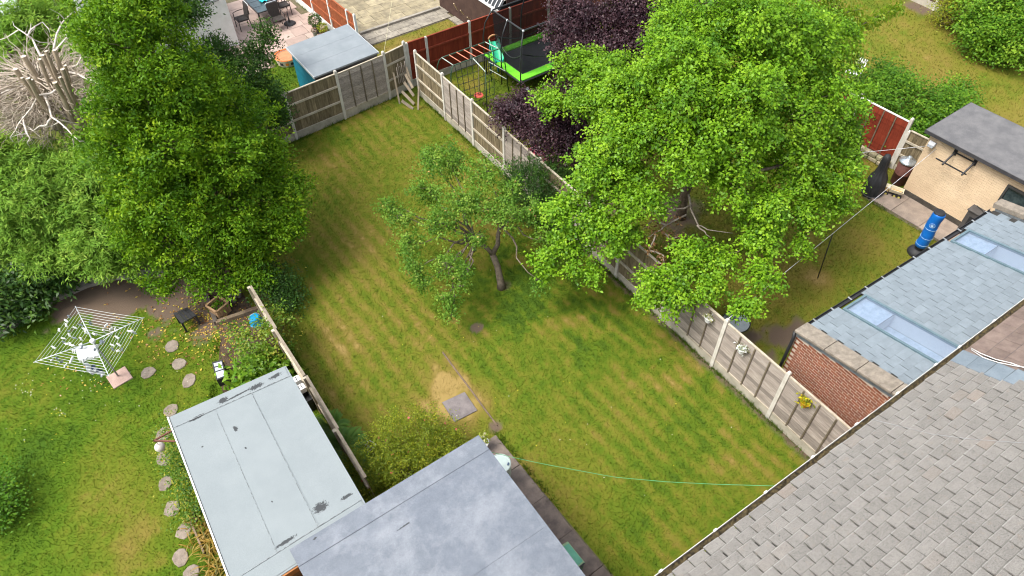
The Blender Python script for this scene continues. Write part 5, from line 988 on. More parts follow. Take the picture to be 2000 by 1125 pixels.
# --- small things round the soil bed
def stool():
    T = empty('garden_stool', tuple(P(362, 618)), 'small black slatted stool by the soil bed', 'stool'); q = [P(338, 612, .4), P(366, 600, .4), P(384, 615, .4), P(354, 632, .4)]
    for i in range(4):
        u0, u1 = i/4+.012, (i+1)/4-.012; a = [q[0].lerp(q[1], u0), q[0].lerp(q[1], u1), q[3].lerp(q[2], u1), q[3].lerp(q[2], u0)]; MB().hexa([p-V3(0, 0, .035) for p in reversed(a)]+[p for p in reversed(a)]).build('slat', BLK, T)
    c = sum(q, V3(0, 0, 0))/4
    for p in q: p2 = p.lerp(c, .12); MB().bar((p2.x, p2.y, 0), (p2.x, p2.y, .365), .05, .05).build('leg', BLK, T)
stool()
def planter():
    T = empty('wooden_planter', tuple(P(432, 610)), 'square slatted wooden planter in the soil bed', 'planter'); WD = M('pale_timber', (.42, .27, .15), (.3, .19, .1), .8, rnd=.15); c = P(432, 610); s = .2; h = .36; an = .35
    for k in range(4):
        for i in range(6):
            p = _rz(V3(-s+.035+i*.066, -s, 0), an+k*math.pi/2)+V3(c.x, c.y, 0); MB().box((p.x, p.y, h/2), (.058, .018, h), an+k*math.pi/2).build('slat', WD, T)
        a, b = _rz(V3(-s-.01, -s-.012, h), an+k*math.pi/2), _rz(V3(s+.01, -s-.012, h), an+k*math.pi/2); MB().bar(a+V3(c.x, c.y, 0), b+V3(c.x, c.y, 0), .05, .03).build('rim', WD, T)
    MB().box((c.x, c.y, .14), (.36, .36, .28), an).build('soil', SOIL, T)
    g = np.random.default_rng(3); C = np.array([c.x, c.y, .28])+g.normal(0, .09, (60, 3))*[1, 1, .3]; o = link('foliage', fast_mesh('foliage', leaf_quads(C, g.normal(0, 1, (60, 3))+[0, 0, .5], g.normal(0, 1, (60, 3)), np.full(60, .14), np.full(60, .05)), 4, MIDG, g.random(60)), T, tuple(-WL[T]))
planter()
POTM = M('stone_pot', (.34, .31, .27), (.22, .2, .17), rnd=.1)
for q, lb in (((467, 579), 'grey stone pot nearest the leaning fence'), ((457, 589), 'grey stone pot beside the slatted planter')):
    c = P(*q); T = empty('plant_pot', tuple(c), lb, 'plant pot'); MB().lathe(tuple(c), [(.07, 0), (.105, .17), (.115, .18), (.115, .2), (.09, .2), (.085, .15), (.001, .15)], 14).build('pot', POTM, T, smooth=False); MB().lathe((c.x, c.y, .155), [(.08, 0), (.001, .004)], 10).build('soil', SOIL, T)
for a, b, lb, m in (((404, 578), (424, 634), 'dark timber sleeper at the left of the soil bed', M('dark_sleeper', (.12, .1, .085), (.07, .06, .05))), ((424, 634), (516, 602), 'weathered timber sleeper across the soil bed', SLEEP)):
    p, q = P(*a), P(*b); tag(MB().bar((p.x, p.y, .07), (q.x, q.y, .07), .12, .14).build('sleeper', m, bevel=.012), lb, 'sleeper')
c = P(501, 630); T = empty('bucket', tuple(c), 'bright blue upturned plastic bucket behind the small tree', 'bucket'); BLU = M('blue_plastic', (.01, .3, .55), (.01, .24, .45), .4, .4, rnd=0, speck=.05)
MB().lathe((c.x, c.y, .0), [(.19, 0), (.19, .02), (.175, .03), (.14, .24), (.12, .26), (.001, .27)], 18).build('body', BLU, T, smooth=False); MB().tube([c+V3(.16*math.cos(a), .16*math.sin(a)*.3, .23+.1*math.sin(a)) for a in np.linspace(0, math.pi, 8)], .008, 5).build('handle', STEEL, T)
def coldframe():
    T = empty('cold_frame', tuple(P(430, 728)), 'small black framed glazed cold frame beside the broad leaved plant', 'cold frame'); q = [P(414, 708, .38), P(434, 703, .38), P(442, 736, .28), P(423, 743, .28)]; GL = M('milky_glazing', (.5, .56, .62), (.42, .48, .54), .15, .6, rnd=.03, speck=.03, bump=0)
    bt = [V3(p.x, p.y, 0) for p in q]; MB().hexa(list(reversed(bt))+[p-V3(0, 0, .02) for p in reversed(q)]).build('body', BLK, T)
    L = lambda u, v: q[0].lerp(q[1], u).lerp(q[3].lerp(q[2], u), v)
    for u0, u1, v0, v1 in ((0, .1, 0, 1), (.9, 1, 0, 1), (.1, .9, 0, .07), (.1, .9, .93, 1), (.1, .9, .27, .32), (.1, .9, .52, .57)): a = [L(u0, v1), L(u1, v1), L(u1, v0), L(u0, v0)]; MB().hexa([p-V3(0, 0, .015) for p in a]+[p+V3(0, 0, .012) for p in a]).build('bar', BLK, T)
    for v0, v1 in ((.07, .27), (.32, .52), (.57, .93)): a = [L(.1, v1), L(.9, v1), L(.9, v0), L(.1, v0)]; MB().hexa([p-V3(0, 0, .01) for p in a]+[p+V3(0, 0, .002) for p in a]).build('pane', GL, T)
coldframe()
for i, (x, y, z, w_, d, m, lb) in enumerate([(576, 742, .75, .24, .16, PLW, 'white plastic crate stacked beside the pale shed, upper'), (587, 757, .7, .2, .16, PLW, 'white plastic crate stacked beside the pale shed, lower'), (545, 716, .5, .34, .2, BLK, 'black plastic tray behind the pale shed'), (598, 775, .5, .2, .3, BLK, 'black plastic crate between pale shed and leaning fence')]):
    c = P(x, y, z); T = empty('plastic_crate', (c.x, c.y, 0), lb, 'crate'); h = .16; zz = z-h
    MB().box((c.x, c.y, zz/2), (w_*.8, d*.8, zz)).build('stand', BLK, T)
    MB().box((c.x, c.y, zz+.015), (w_, d, .02)).build('base', m, T)
    for sx, sy, dx, dy in ((0, -d/2, w_, .015), (0, d/2, w_, .015), (-w_/2, 0, .015, d-.02), (w_/2, 0, .015, d-.02)): MB().box((c.x+sx, c.y+sy, zz+h/2+.02), (dx, dy, h)).build('side', m, T)
    if m is PLW:
        for k in range(3): MB().box((c.x-w_/3+k*w_/3, c.y, zz+h), (w_/4.2, d*.86, .02)).build('slat', m, T)
# rusty bracket and globe at the shed
RUST = M('rusty_iron', (.19, .08, .055), (.12, .05, .035), .8, rnd=0); c = P(300, 861, 1.75); T = empty('wall_bracket', tuple(c), 'rusty iron bracket sticking out of the pale shed', 'bracket')
for e in (P(336, 841, 1.75), P(342, 862, 1.75)): MB().bar(c, e, .03, .03).build('arm', RUST, T)
c2 = P(312, 873, 1.35); T = empty('globe_lamp', tuple(c2), 'white glass globe hanging from the rusty bracket', 'lamp'); MB().lathe(tuple(c2), [(.01, -.11)]+[(.11*math.sin(a), -.11*math.cos(a)) for a in np.linspace(.2, 2.95, 9)]+[(.01, .11)], 14).build('globe', M('opal_glass', (.6, .57, .53), (.5, .47, .43), .4, .4, rnd=0), T, smooth=True); MB().tube([c2+V3(0, 0, .1), V3(c.x+.03, c.y, 1.74)], .006, 5).build('chain', RUST, T)
for a, b, lb in (((368, 968), (386, 1022), 'weathered edging board beside the pale shed, upper'), ((376, 1024), (402, 1085), 'weathered edging board beside the pale shed, lower')):
    p, q = P(*a), P(*b); tag(MB().bar((p.x, p.y, .06), (q.x, q.y, .06), .04, .13).build('edging_board', SLEEP), lb, 'edging')
c = P(398, 997); tag(MB().lathe((c.x, c.y, 0), [(.06, 0), (.09, .16), (.1, .17), (.08, .17), (.001, .1)], 12).build('plant_pot', M('turquoise_pot', (.03, .36, .33), rnd=0)), 'small turquoise pot half under the pale shed eave', 'plant pot')
c = P(725, 868); T = empty('wire_trolley', tuple(c), 'bent wire frame beside the flowering shrub', 'wire frame')
for a, b in (((705, 880, .1), (722, 860, .7)), ((722, 860, .7), (735, 868, .65)), ((735, 868, .65), (712, 890, .1)), ((708, 876, .25), (728, 872, .4)), ((713, 868, .45), (732, 876, .3)), ((718, 862, .6), (718, 885, .05))): MB().tube([P(*a), P(*b)], .009, 5).build('wire', STEEL, T)
# --- things beside the blue grey roof
c = P(943, 857, .5); T = empty('plant_pot', (c.x, c.y, 0), 'white pot with yellow green plant at the roof corner', 'plant pot'); MB().lathe((c.x, c.y, 0), [(.09, 0), (.12, .3), (.14, .32), (.14, .36), (.11, .36), (.1, .3), (.001, .3)], 14).build('pot', PLW, T)
g = np.random.default_rng(6); C = np.array([c.x, c.y, .45])+g.normal(0, .07, (90, 3)); link('foliage', fast_mesh('foliage', leaf_quads(C, g.normal(0, 1, (90, 3))+[0, 0, .4], g.normal(0, 1, (90, 3)), np.full(90, .09), np.full(90, .04)), 4, leafmat('lime_leaf', (.2, .3, .03), (.36, .42, .05), (.75, .7, .5)), g.random(90)), T, tuple(-WL[T]))
c = P(977, 905, .85); T = empty('water_butt', (c.x, c.y, 0), 'pale round water butt with rimmed lid beside the blue grey roof', 'water butt'); PG = M('pale_green_plastic', (.5, .62, .56), (.42, .54, .48), .35, .4, rnd=0, speck=.05)
MB().lathe((c.x, c.y, 0), [(.19, 0), (.23, .3), (.24, .5), (.22, .8), (.22, .82)], 24).build('barrel', PG, T, smooth=True); MB().lathe((c.x, c.y, .82), [(.235, 0), (.24, .03), (.225, .04), (.215, .025), (.05, .03), (.001, .03)], 24).build('lid', M('lid_plastic', (.42, .5, .48), (.37, .45, .43), .3, .45, rnd=0, speck=.04), T); MB().box((c.x+.13, c.y-.12, .86), (.06, .03, .03), .7).build('clip', M('blue_clip', (.06, .1, .2)), T)
def storage():
    q = [P(1094, 1066, .5), P(1109, 1057, .5), P(1143, 1099, .5), P(1129, 1111, .5)]; T = empty('storage_box', tuple(P(1118, 1084)), 'green plastic storage box under the blue grey roof edge', 'storage box'); GP = M('green_plastic', (.12, .42, .27), (.09, .34, .22), .3, .45, rnd=0, speck=.05); RM_ = M('pale_green_rim', (.32, .48, .27), rnd=0)
    c = sum(q, V3(0, 0, 0))/4; bt = [V3(c.x+(p.x-c.x)*.88, c.y+(p.y-c.y)*.88, 0) for p in q]; MB().hexa(list(reversed(bt))+[V3(c.x+(p.x-c.x)*.94, c.y+(p.y-c.y)*.94, .45) for p in reversed(q)]).build('body', GP, T)
    MB().hexa([p-V3(0, 0, .05) for p in reversed(q)]+[p for p in reversed(q)]).build('lid', RM_, T, bevel=.01); i_ = [c.lerp(p, .82) for p in q]; MB().hexa([p+V3(0, 0, .0) for p in reversed(i_)]+[p+V3(0, 0, .012) for p in reversed(i_)]).build('lid_panel', GP, T); MB().bar(q[3].lerp(q[2], .1)+V3(0, 0, .02), q[3].lerp(q[2], .9)+V3(0, 0, .02), .03, .02).build('handle', BLK, T)
storage()
def wire(name, label, pts, r, m, cat='line'): return tag(MB().tube([P(*p) for p in pts], r, 5).build(name, m, smooth=True), label, cat)
GRL = M('green_line', (.09, .34, .14), rnd=0, speck=.02, bump=0); n = 24; xs = np.linspace(955, 1528, n)
wire('washing_line', 'long green washing line from the flat roof to the house gutter', [(x, np.interp(x, [955, 1000, 1060, 1200, 1300, 1400, 1528], [882, 893, 906, 932, 941, 946, 949.5]), 2.2+2.75*(i/(n-1))**1.1) for i, x in enumerate(xs)], .0052, GRL)
WHL = M('white_line', (.75, .76, .78), rnd=0, speck=.02, bump=0)
def straight(a, b, m=8): return [tuple(a[k]+(b[k]-a[k])*i/m for k in range(3)) for i in range(m+1)]
def wl(name, label, A, B, r, m, sag=.08, n=10):
    A, B = Vector(A), Vector(B); return tag(MB().tube([A.lerp(B, i/n)-V3(0, 0, sag*4*(i/n)*(1-i/n)) for i in range(n+1)], r, 5).build(name, m, smooth=True), label, 'line')
wl('clothes_line', 'white clothes line from outbuilding wall to boundary fence post', (20.33, 6.45, 1.95), (FX(5.68), 5.68, 1.9), .0075, WHL, .0); wl('clothes_line', 'upper white clothes line from outbuilding into the light green tree', (20.33, 6.72, 1.9), tuple(AB+V3(.1, 0, 2.0)), .0075, WHL, .05)
wl('garden_line', 'thin pale line over the dry lawn beyond the back fence', (9.95, 21.5, 1.9), (13.6, 27, 1.8), .006, M('straw_line', (.6, .56, .35), rnd=0), .05)
c = P(1597, 543); o = MB().tube([c, P(1626, 458, 1.75)], .016, 6).build('clothes_prop', BLK, smooth=True); tag(o, 'black clothes prop leaning on the neighbour lawn', 'pole')
# --- round glass table
c = P(1438, 628, .68); T = empty('round_table', (c.x, c.y, 0), 'round dark glass garden table behind the boundary fence', 'table'); k_ = M('smoked_glass', (.10, .115, .125), (.32, .36, .4), .12, .6, scale=1.6, rnd=0, speck=.15, bump=0, contrast=(.45, .6)); r = .36
MB().lathe((c.x, c.y, .67), [(r-.02, 0), (r-.02, .008)], 32).build('table_top', k_, T); MB().tube([V3(c.x+r*math.cos(a), c.y+r*math.sin(a), .675) for a in np.linspace(0, 2*math.pi, 33)], .013, 6, False).build('rim', BLK, T, smooth=True)
for a in (0.4, 1.97, 3.54, 5.11): MB().tube([V3(c.x+.3*math.cos(a), c.y+.3*math.sin(a), .66), V3(c.x+.15*math.cos(a), c.y+.15*math.sin(a), .35), V3(c.x+.32*math.cos(a), c.y+.32*math.sin(a), 0)], .012, 6).build('leg', BLK, T, smooth=True)
# --- flower holders hung on the boundary fence
def basket(q, z, lb, pm, cols, sil=False, seed=0, n=70):
    c = P(*q, z); x = FX(c.y)-.12; c = V3(x, c.y, z); T = empty('fence_planter', tuple(c), lb, 'planter'); g = np.random.default_rng(seed)
    MB().lathe((c.x, c.y, c.z-.16), [(.06, 0), (.085, .1), (.11, .15), (.115, .16), (.1, .16), (.001, .12)], 14, .8, 1.15).build('pot', pm, T)
    MB().tube([c+V3(.02, -.03, 0), c+V3(.1, -.03, .1), c+V3(.16, -.03, .08)], .006, 5).build('hook', STEEL, T)
    C = np.array(c)+[0, 0, .04]+g.normal(0, .055, (n, 3))*[1, 1.5, .8]; link('foliage', fast_mesh('foliage', leaf_quads(C, g.normal(0, 1, (n, 3))+[-.3, 0, .3], g.normal(0, 1, (n, 3)), np.full(n, .09), np.full(n, .045)), 4, leafmat(lb, *cols), g.random(n)), T, tuple(-WL[T]))
basket((1456, 676), 1.55, 'silver leaved plant in a white pot hung on the boundary fence', PLW, ((.3, .3, .1), (.55, .6, .58), (.75, .8, .8)), seed=1); basket((1387, 618), 1.6, 'pale trailing plant in a white pot under the light green tree, hung on the fence', PLW, ((.2, .25, .08), (.4, .42, .2), (.7, .68, .5)), seed=2, n=40)
basket((1578, 781), 1.6, 'yellow flowers in a yellow pot hung on the boundary fence', M('yellow_pot', (.62, .36, .02), rnd=0), ((.12, .2, .02), (.45, .45, .03), (.8, .65, .02)), seed=3)
# --- punching bag
def punchbag():
    b0 = P(1790, 494); T = empty('punching_bag', tuple(b0), 'blue freestanding punching bag on the neighbour lawn', 'punching bag'); BL = M('blue_vinyl', (.006, .15, .55), (.004, .12, .46), .4, .4, scale=4, rnd=0, speck=.06); ax = V3(.04, .02, 1).normalized(); sx = V3(1, 0, 0)
    MB().lathe((b0.x, b0.y, 0), [(.27, 0), (.28, .04), (.25, .12), (.16, .19), (.12, .2)], 24).build('base', BLK, T, smooth=True)
    prof = [(.13, .2), (.14, .26)]; MB().lathe((b0.x, b0.y, 0), [(.125, .18), (.125, .3)], 18).build('collar', BLK, T, smooth=True)
    zs = np.linspace(.3, 1.52, 26); R = [.166+.003*math.sin(k*.9)-(.008 if k in (0, 25) else .004 if k % 8 == 0 else 0) for k in range(26)]
    body = MB().tube([V3(b0.x+.06*(z-.3), b0.y+.02*(z-.3)+.012*math.sin(z*7), z) for z in zs], R, 22); body.build('bag', BL, T, smooth=True)
    t = V3(b0.x+.06*1.22, b0.y+.03, 1.52); MB().lathe(tuple(t), [(.155, 0), (.15, .035), (.12, .05), (.001, .045)], 22).build('cap', BLK, T, smooth=False)
    WR = M('pale_blue_print', (.45, .68, .85), rnd=0, speck=.02, bump=0)
    for z in (.42, .68, 1.0): MB().tube([V3(b0.x+.06*(z-.3)+.172*math.cos(a), b0.y+.02*(z-.3)+.012*math.sin(z*7)+.172*math.sin(a), z) for a in np.linspace(0, 2*math.pi, 25)], .005, 4, False).build('seam', WR, T)
    vd = V3(-b0.x, -b0.y, 0).normalized(); sd_ = V3(-vd.y, vd.x, 0); c = V3(b0.x+.06*.85, b0.y+.02*.85, 1.17)+vd*.178; ring = lambda r, th, nm: MB().tube([c+sd_*r*math.cos(a)+V3(0, 0, r*math.sin(a))-vd*(r*r*2.6) for a in np.linspace(0, 2*math.pi, 25)], th, 4, False).build(nm, WR, T)
    ring(.075, .0045, 'print_ring'); ring(.05, .0035, 'print_ring'); MB().lathe((0, 0, 0), [(.028, 0), (.02, .006), (.001, .008)], 14)
    MB().add([c+sd_*.03*math.cos(a)+V3(0, 0, .03*math.sin(a))+vd*.004 for a in np.linspace(0, 2*math.pi, 15)[:-1]]+[c+sd_*.03*math.cos(a)+V3(0, 0, .03*math.sin(a))-vd*.004 for a in np.linspace(0, 2*math.pi, 15)[:-1]], [tuple(range(14)), tuple(range(27, 13, -1))]+[(i, (i+1) % 14, 14+(i+1) % 14, 14+i) for i in range(14)]).build('print_dot', WR, T)
punchbag()
# --- black fabric covers
COV = M('black_cover', (.018, .019, .021), (.03, .031, .033), .55, .4, scale=5, rnd=0, bump=.3, bscale=30)
def cover(lb, base, prof, seed, lean=(0, 0), folds=9, amp=.035, nm='covered_barbecue', cat='cover'):
    c = P(*base); g = random.Random(seed); n = 40; b = MB(); vs = []; ph = [g.uniform(0, 6.28) for _ in range(3)]
    for r, z in prof:
        for j in range(n):
            a = 2*math.pi*j/n; k = 1+amp/max(r, .05)*(math.sin(folds*a+ph[0]+z*2)+.6*math.sin((folds*2+1)*a+ph[1]-z*3))*max(0, 1-z/prof[-1][1]*.75); vs.append((c.x+lean[0]*z+r*k*math.cos(a), c.y+lean[1]*z+r*k*.85*math.sin(a), z))
    m = len(prof); b.add(vs, [(i*n+j, i*n+(j+1) % n, (i+1)*n+(j+1) % n, (i+1)*n+j) for i in range(m-1) for j in range(n)]+[tuple((m-1)*n+j for j in range(n))]); T = empty(nm, tuple(c), lb, cat); b.build('fabric', COV, T, smooth=True)
    MB().tube([V3(c.x+prof[1][0]*1.08*math.cos(a), c.y+prof[1][0]*.92*math.sin(a), prof[1][1]) for a in np.linspace(0, 2*math.pi, 30)], .012, 5, False).build('hem', M('cover_hem', (.09, .095, .1)), T)
cover('tall black fabric cover over a barbecue beside the cream outbuilding', (1702, 378), [(.33, 0), (.34, .1), (.34, .3), (.31, .55), (.26, .68), (.2, .78), (.15, .95), (.14, 1.15), (.13, 1.32), (.09, 1.42), (.02, 1.45)], 1, (.08, .06)); cover('black fabric cover half hidden by the light green tree', (1655, 312), [(.3, 0), (.31, .1), (.3, .4), (.24, .7), (.16, .95), (.1, 1.1), (.02, 1.14)], 2)
c = P(1912, 438); T = empty('storage_cabinet', (20.1, 4.1, 0), 'dark grey cabinet against the cream outbuilding behind the slate roof', 'cabinet'); CBM = M('charcoal_cabinet', (.09, .085, .082), (.06, .057, .055)); c = P(1907, 404, .95)
MB().box((c.x, c.y-.22, .45), (.5, .6, .9)).build('body', CBM, T, bevel=.02); MB().box((c.x, c.y-.22, .925), (.56, .66, .05)).build('lid', CBM, T, bevel=.015); MB().tube([V3(c.x-.2, c.y-.4, .96), V3(c.x-.05, c.y-.2, .98), V3(c.x+.05, c.y+.02, .96)], .012, 5).build('cable', BLK, T); MB().box((c.x-.253, c.y-.22, .5), (.02, .35, .5)).build('door', BLK, T)
# --- toy dumper
def truck():
    c = P(1742, 381); T = empty('toy_truck', (c.x, c.y, 0), 'faded yellow toy dump truck on the concrete slabs', 'toy truck', rz=-1.15); YE = M('faded_yellow', (.72, .55, .3), (.64, .42, .14), .5, .35, scale=6, rnd=0, speck=.08); PL = M('pale_bed', (.78, .7, .5), rnd=0); OR = M('orange_bed', (.62, .36, .12), rnd=0)
    a = [(-.12, -.1), (.26, -.1), (.26, .1), (-.12, .1)]; z0, z1 = .16, .27
    MB().hexa([(-.10, -.08, z0), (.22, -.08, z0), (.22, .08, z0), (-.10, .08, z0), (-.10, -.08, z0+.02), (.22, -.08, z0+.02), (.22, .08, z0+.02), (-.10, .08, z0+.02)]).local('bed_floor', OR, T)
    for s in (-1, 1): MB().hexa([(-.12, s*.085-.012, z0), (.24, s*.085-.012, z0), (.24, s*.085+.012, z0), (-.12, s*.085+.012, z0), (-.12, s*.115-.012, z1+.02), (.29, s*.115-.012, z1-.01), (.29, s*.115+.012, z1-.01), (-.12, s*.115+.012, z1+.02)]).local('bed_side', PL, T)
    MB().hexa([(-.14, -.09, z0), (-.12, -.09, z0), (-.12, .09, z0), (-.14, .09, z0), (-.18, -.12, z1+.03), (-.15, -.12, z1+.03), (-.15, .12, z1+.03), (-.18, .12, z1+.03)]).local('bed_front', PL, T); MB().box((.265, 0, z0+.06), (.02, .2, .07)).local('tailgate', PL, T)
    MB().hexa([(-.30, -.08, .1), (-.15, -.08, .1), (-.15, .08, .1), (-.30, .08, .1), (-.28, -.075, .28), (-.17, -.075, .28), (-.17, .075, .28), (-.28, .075, .28)]).local('cab', YE, T); MB().box((-.22, 0, .30), (.15, .2, .02)).local('canopy', PL, T); MB().box((-.291, 0, .21), (.01, .12, .07)).local('windscreen', BLK, T)
    MB().box((0, 0, .12), (.5, .12, .05)).local('chassis', BLK, T)
    for x in (-.2, .06, .2):
        for s in (-1, 1):
            w_ = MB(); n = 14; ring = lambda r, y: [(x+r*math.cos(6.283*j/n), y, .075+r*math.sin(6.283*j/n)) for j in range(n)]; w_.add(ring(.075, s*.08)+ring(.075, s*.13), [tuple(range(n)), tuple(range(2*n-1, n-1, -1))]+[(j, (j+1) % n, n+(j+1) % n, n+j) for j in range(n)]); wh = w_.local('wheel', BLK, T)
            h = MB(); h.add(ring(.036, s*.128)+ring(.036, s*.136), [tuple(range(n)), tuple(range(2*n-1, n-1, -1))]+[(j, (j+1) % n, n+(j+1) % n, n+j) for j in range(n)]); h.local('rim', M('yellow_rim', (.7, .62, .15), rnd=0), wh)
truck()
c = P(1757, 352); c = V3(c.x-.15, c.y-.02, 0); T = empty('incinerator_bin', tuple(c), 'rusty brown bin with shiny metal lid beside the cream outbuilding', 'bin'); MB().lathe(tuple(c), [(.22, 0), (.23, .02), (.235, .4), (.245, .41), (.235, .42), (.24, .84)], 22).build('body', M('brown_bin', (.13, .05, .035), (.08, .03, .025), .7, rnd=0), T, smooth=True); MB().lathe((c.x, c.y, .84), [(.26, 0), (.265, .03), (.2, .08), (.08, .12), (.06, .2), (.055, .21), (.001, .21)], 22).build('lid', M('shiny_zinc', (.62, .68, .72), (.4, .46, .5), .25, .5, .7, rnd=0), T, smooth=True)
# --- fittings on the outbuilding wall
T = empty('floodlight', tuple(P(1809, 293, 2.05)), 'grey floodlight on the corner of the cream outbuilding', 'floodlight'); c = V3(20.28, 6.6, 2.08); MB().box((c.x, c.y, c.z), (.14, .2, .13), 0, Matrix.Rotation(.5, 3, 'Y')).build('housing', M('grey_housing', (.55, .57, .6), rnd=0), T, bevel=.02); MB().box((c.x-.075, c.y, c.z-.04), (.02, .17, .1), 0, Matrix.Rotation(.5, 3, 'Y')).build('lens', M('floodlight_lens', (.3, .33, .36), rough=.1, rnd=0), T); MB().bar((c.x+.02, c.y, c.z), (20.36, c.y, c.z+.02), .04, .04).build('arm', BLK, T)
T = empty('drying_rack', (20.3, 5.7, 2.1), 'black folding rack fixed high on the cream wall', 'wall rack')
for a, b in (((1863, 299, 2.15), (1900, 320, 2.15)), ((1834, 305, 1.9), (1892, 338, 1.9))):
    p, q = P(*a), P(*b); MB().bar((20.32 if a[2] > 2 else 20.0, p.y, a[2]), (20.32 if a[2] > 2 else 20.0, q.y, a[2]), .03, .03).build('rail', BLK, T)
for yy in (P(1863, 299, 2.15).y, P(1900, 320, 2.15).y): MB().bar((20.34, yy, 2.15), (19.9, yy+.02, 1.88), .04, .06).build('arm', BLK, T); MB().box((20.335, yy, 2.15), (.03, .1, .2)).build('plate', BLK, T)
# --- low rubble wall under the red panel fence
T = empty('rubble_wall', (21.1, 9.5, 0), 'low mossy stone wall below the red panel fence', 'wall'); ST = M('mossy_stone', (.38, .33, .24), (.2, .2, .1), .95, rnd=.2); g = random.Random(4)
for r_ in range(2):
    y = 7.75
    while y < 12: l = g.uniform(.18, .36); MB().box((21.05+g.uniform(-.02, .02)+.03*r_, y+l/2, .08+.14*r_), (.16, l-.02, .13), g.gauss(0, .06)).build('stone', ST, T, bevel=.02); y += l
# --- play equipment
def trampoline():
    x0, x1, y0, y1, z = 13.74, 17.3, 18.4, 20.75, .8; T = empty('trampoline', ((x0+x1)/2, (y0+y1)/2, 0), 'rectangular trampoline with lime green pads and black safety net', 'trampoline'); GP = M('lime_pad', (.17, .62, .03), (.13, .52, .025), .45, .4, scale=4, rnd=.03, speck=.06); BT = M('black_tube', (.03, .032, .035), rough=.4, spec=.4, rnd=0); w_ = .34
    for a in ((x0, x1, y0, y0+w_), (x0, x1, y1-w_, y1), (x0, x0+w_, y0+w_, y1-w_), (x1-w_, x1, y0+w_, y1-w_)): MB().box(((a[0]+a[1])/2, (a[2]+a[3])/2, z), (a[1]-a[0]-.006, a[3]-a[2]-.006, .05)).build('pad', GP, T, bevel=.015)
    MB().box(((x0+x1)/2, (y0+y1)/2, z-.03), (x1-x0-2*w_+.1, y1-y0-2*w_+.1, .012)).build('mat', M('black_mat', (.028, .03, .036), (.02, .022, .027), .7, .3, rnd=0, speck=.12), T)
    MB().tube([V3(x0, y0, z-.06), V3(x1, y0, z-.06), V3(x1, y1, z-.06), V3(x0, y1, z-.06), V3(x0, y0, z-.06)], .035, 8).build('frame', BT, T)
    for x in (x0+.05, (x0+x1)/2, x1-.05):
        for y in (y0+.05, y1-.05): MB().tube([V3(x, y, z-.06), V3(x, y, 0)], .025, 8).build('leg', BT, T, smooth=True)
    zt = 2.6; ring = [(x0+.28, y0+.22), (x1-.28, y0+.22), (x1-.28, y1-.22), (x0+.28, y1-.22)]
    MB().tube([V3(*p, zt) for p in ring+ring[:1]], .032, 8).build('top_rail', BT, T)
    for (bx, by), (tx, ty) in (((x0, y0), ring[0]), ((x1, y0), ring[1]), ((x1, y1), ring[2]), ((x0, y1), ring[3]), ((x0-.02, (y0+y1)/2), (ring[0][0], (y0+y1)/2)), (((x0+x1)/2, y1+.02), ((x0+x1)/2, ring[2][1])), (((x0+x1)/2, y0-.02), ((x0+x1)/2, ring[0][1]))):
        MB().tube([V3(bx, by, .1), V3(bx, by, 1.6), V3(bx+(tx-bx)*.25, by+(ty-by)*.25, 2.1), V3(tx, ty, zt)], .024, 8).build('net_post', BT, T, smooth=True); MB().lathe((tx, ty, zt-.03), [(.04, 0), (.045, .03), (.03, .06)], 8).build('connector', STEEL, T)
    k = NT('safety_net'); k.b.inputs['Base Color'].default_value = (.012, .013, .014, 1); k.done(.8, .1); tr = k.n('ShaderNodeBsdfTransparent'); mx = k.n('ShaderNodeMixShader', i_0=.58); k.l(tr.outputs[0], mx.inputs[1]); k.l(k.b.outputs[0], mx.inputs[2]); k.l(mx.outputs[0], k.out.inputs[0]); MATS['net'] = k.m
    inn = [(x0+.36, y0+.36), (x1-.36, y0+.36), (x1-.36, y1-.36), (x0+.36, y1-.36)]
    for i in range(4):
        a, b, ta, tb = inn[i], inn[(i+1) % 4], ring[i], ring[(i+1) % 4]
        def fn(u, v): lo = V3(*a, z+.03).lerp(V3(*b, z+.03), u); hi = V3(*ta, zt-.03).lerp(V3(*tb, zt-.03), u); c = V3((x0+x1)/2, (y0+y1)/2, 0); p = lo.lerp(hi, v); d = (V3(c.x, c.y, 0)-V3(p.x, p.y, 0)).normalized(); return tuple(p+d*.10*math.sin(math.pi*v)*math.sin(math.pi*u))
        MB().grid(10, 8, fn).build('net', k.m, T, smooth=True)
        c = V3((x0+x1)/2, (y0+y1)/2, 0)
        MB().tube([V3(*a, 1.6).lerp(V3(*b, 1.6), u)-V3(0, 0, .45*math.sin(math.pi*u)) for u in np.linspace(0, 1, 14)], .02, 6).build('cord', BT, T, smooth=True)
trampoline()
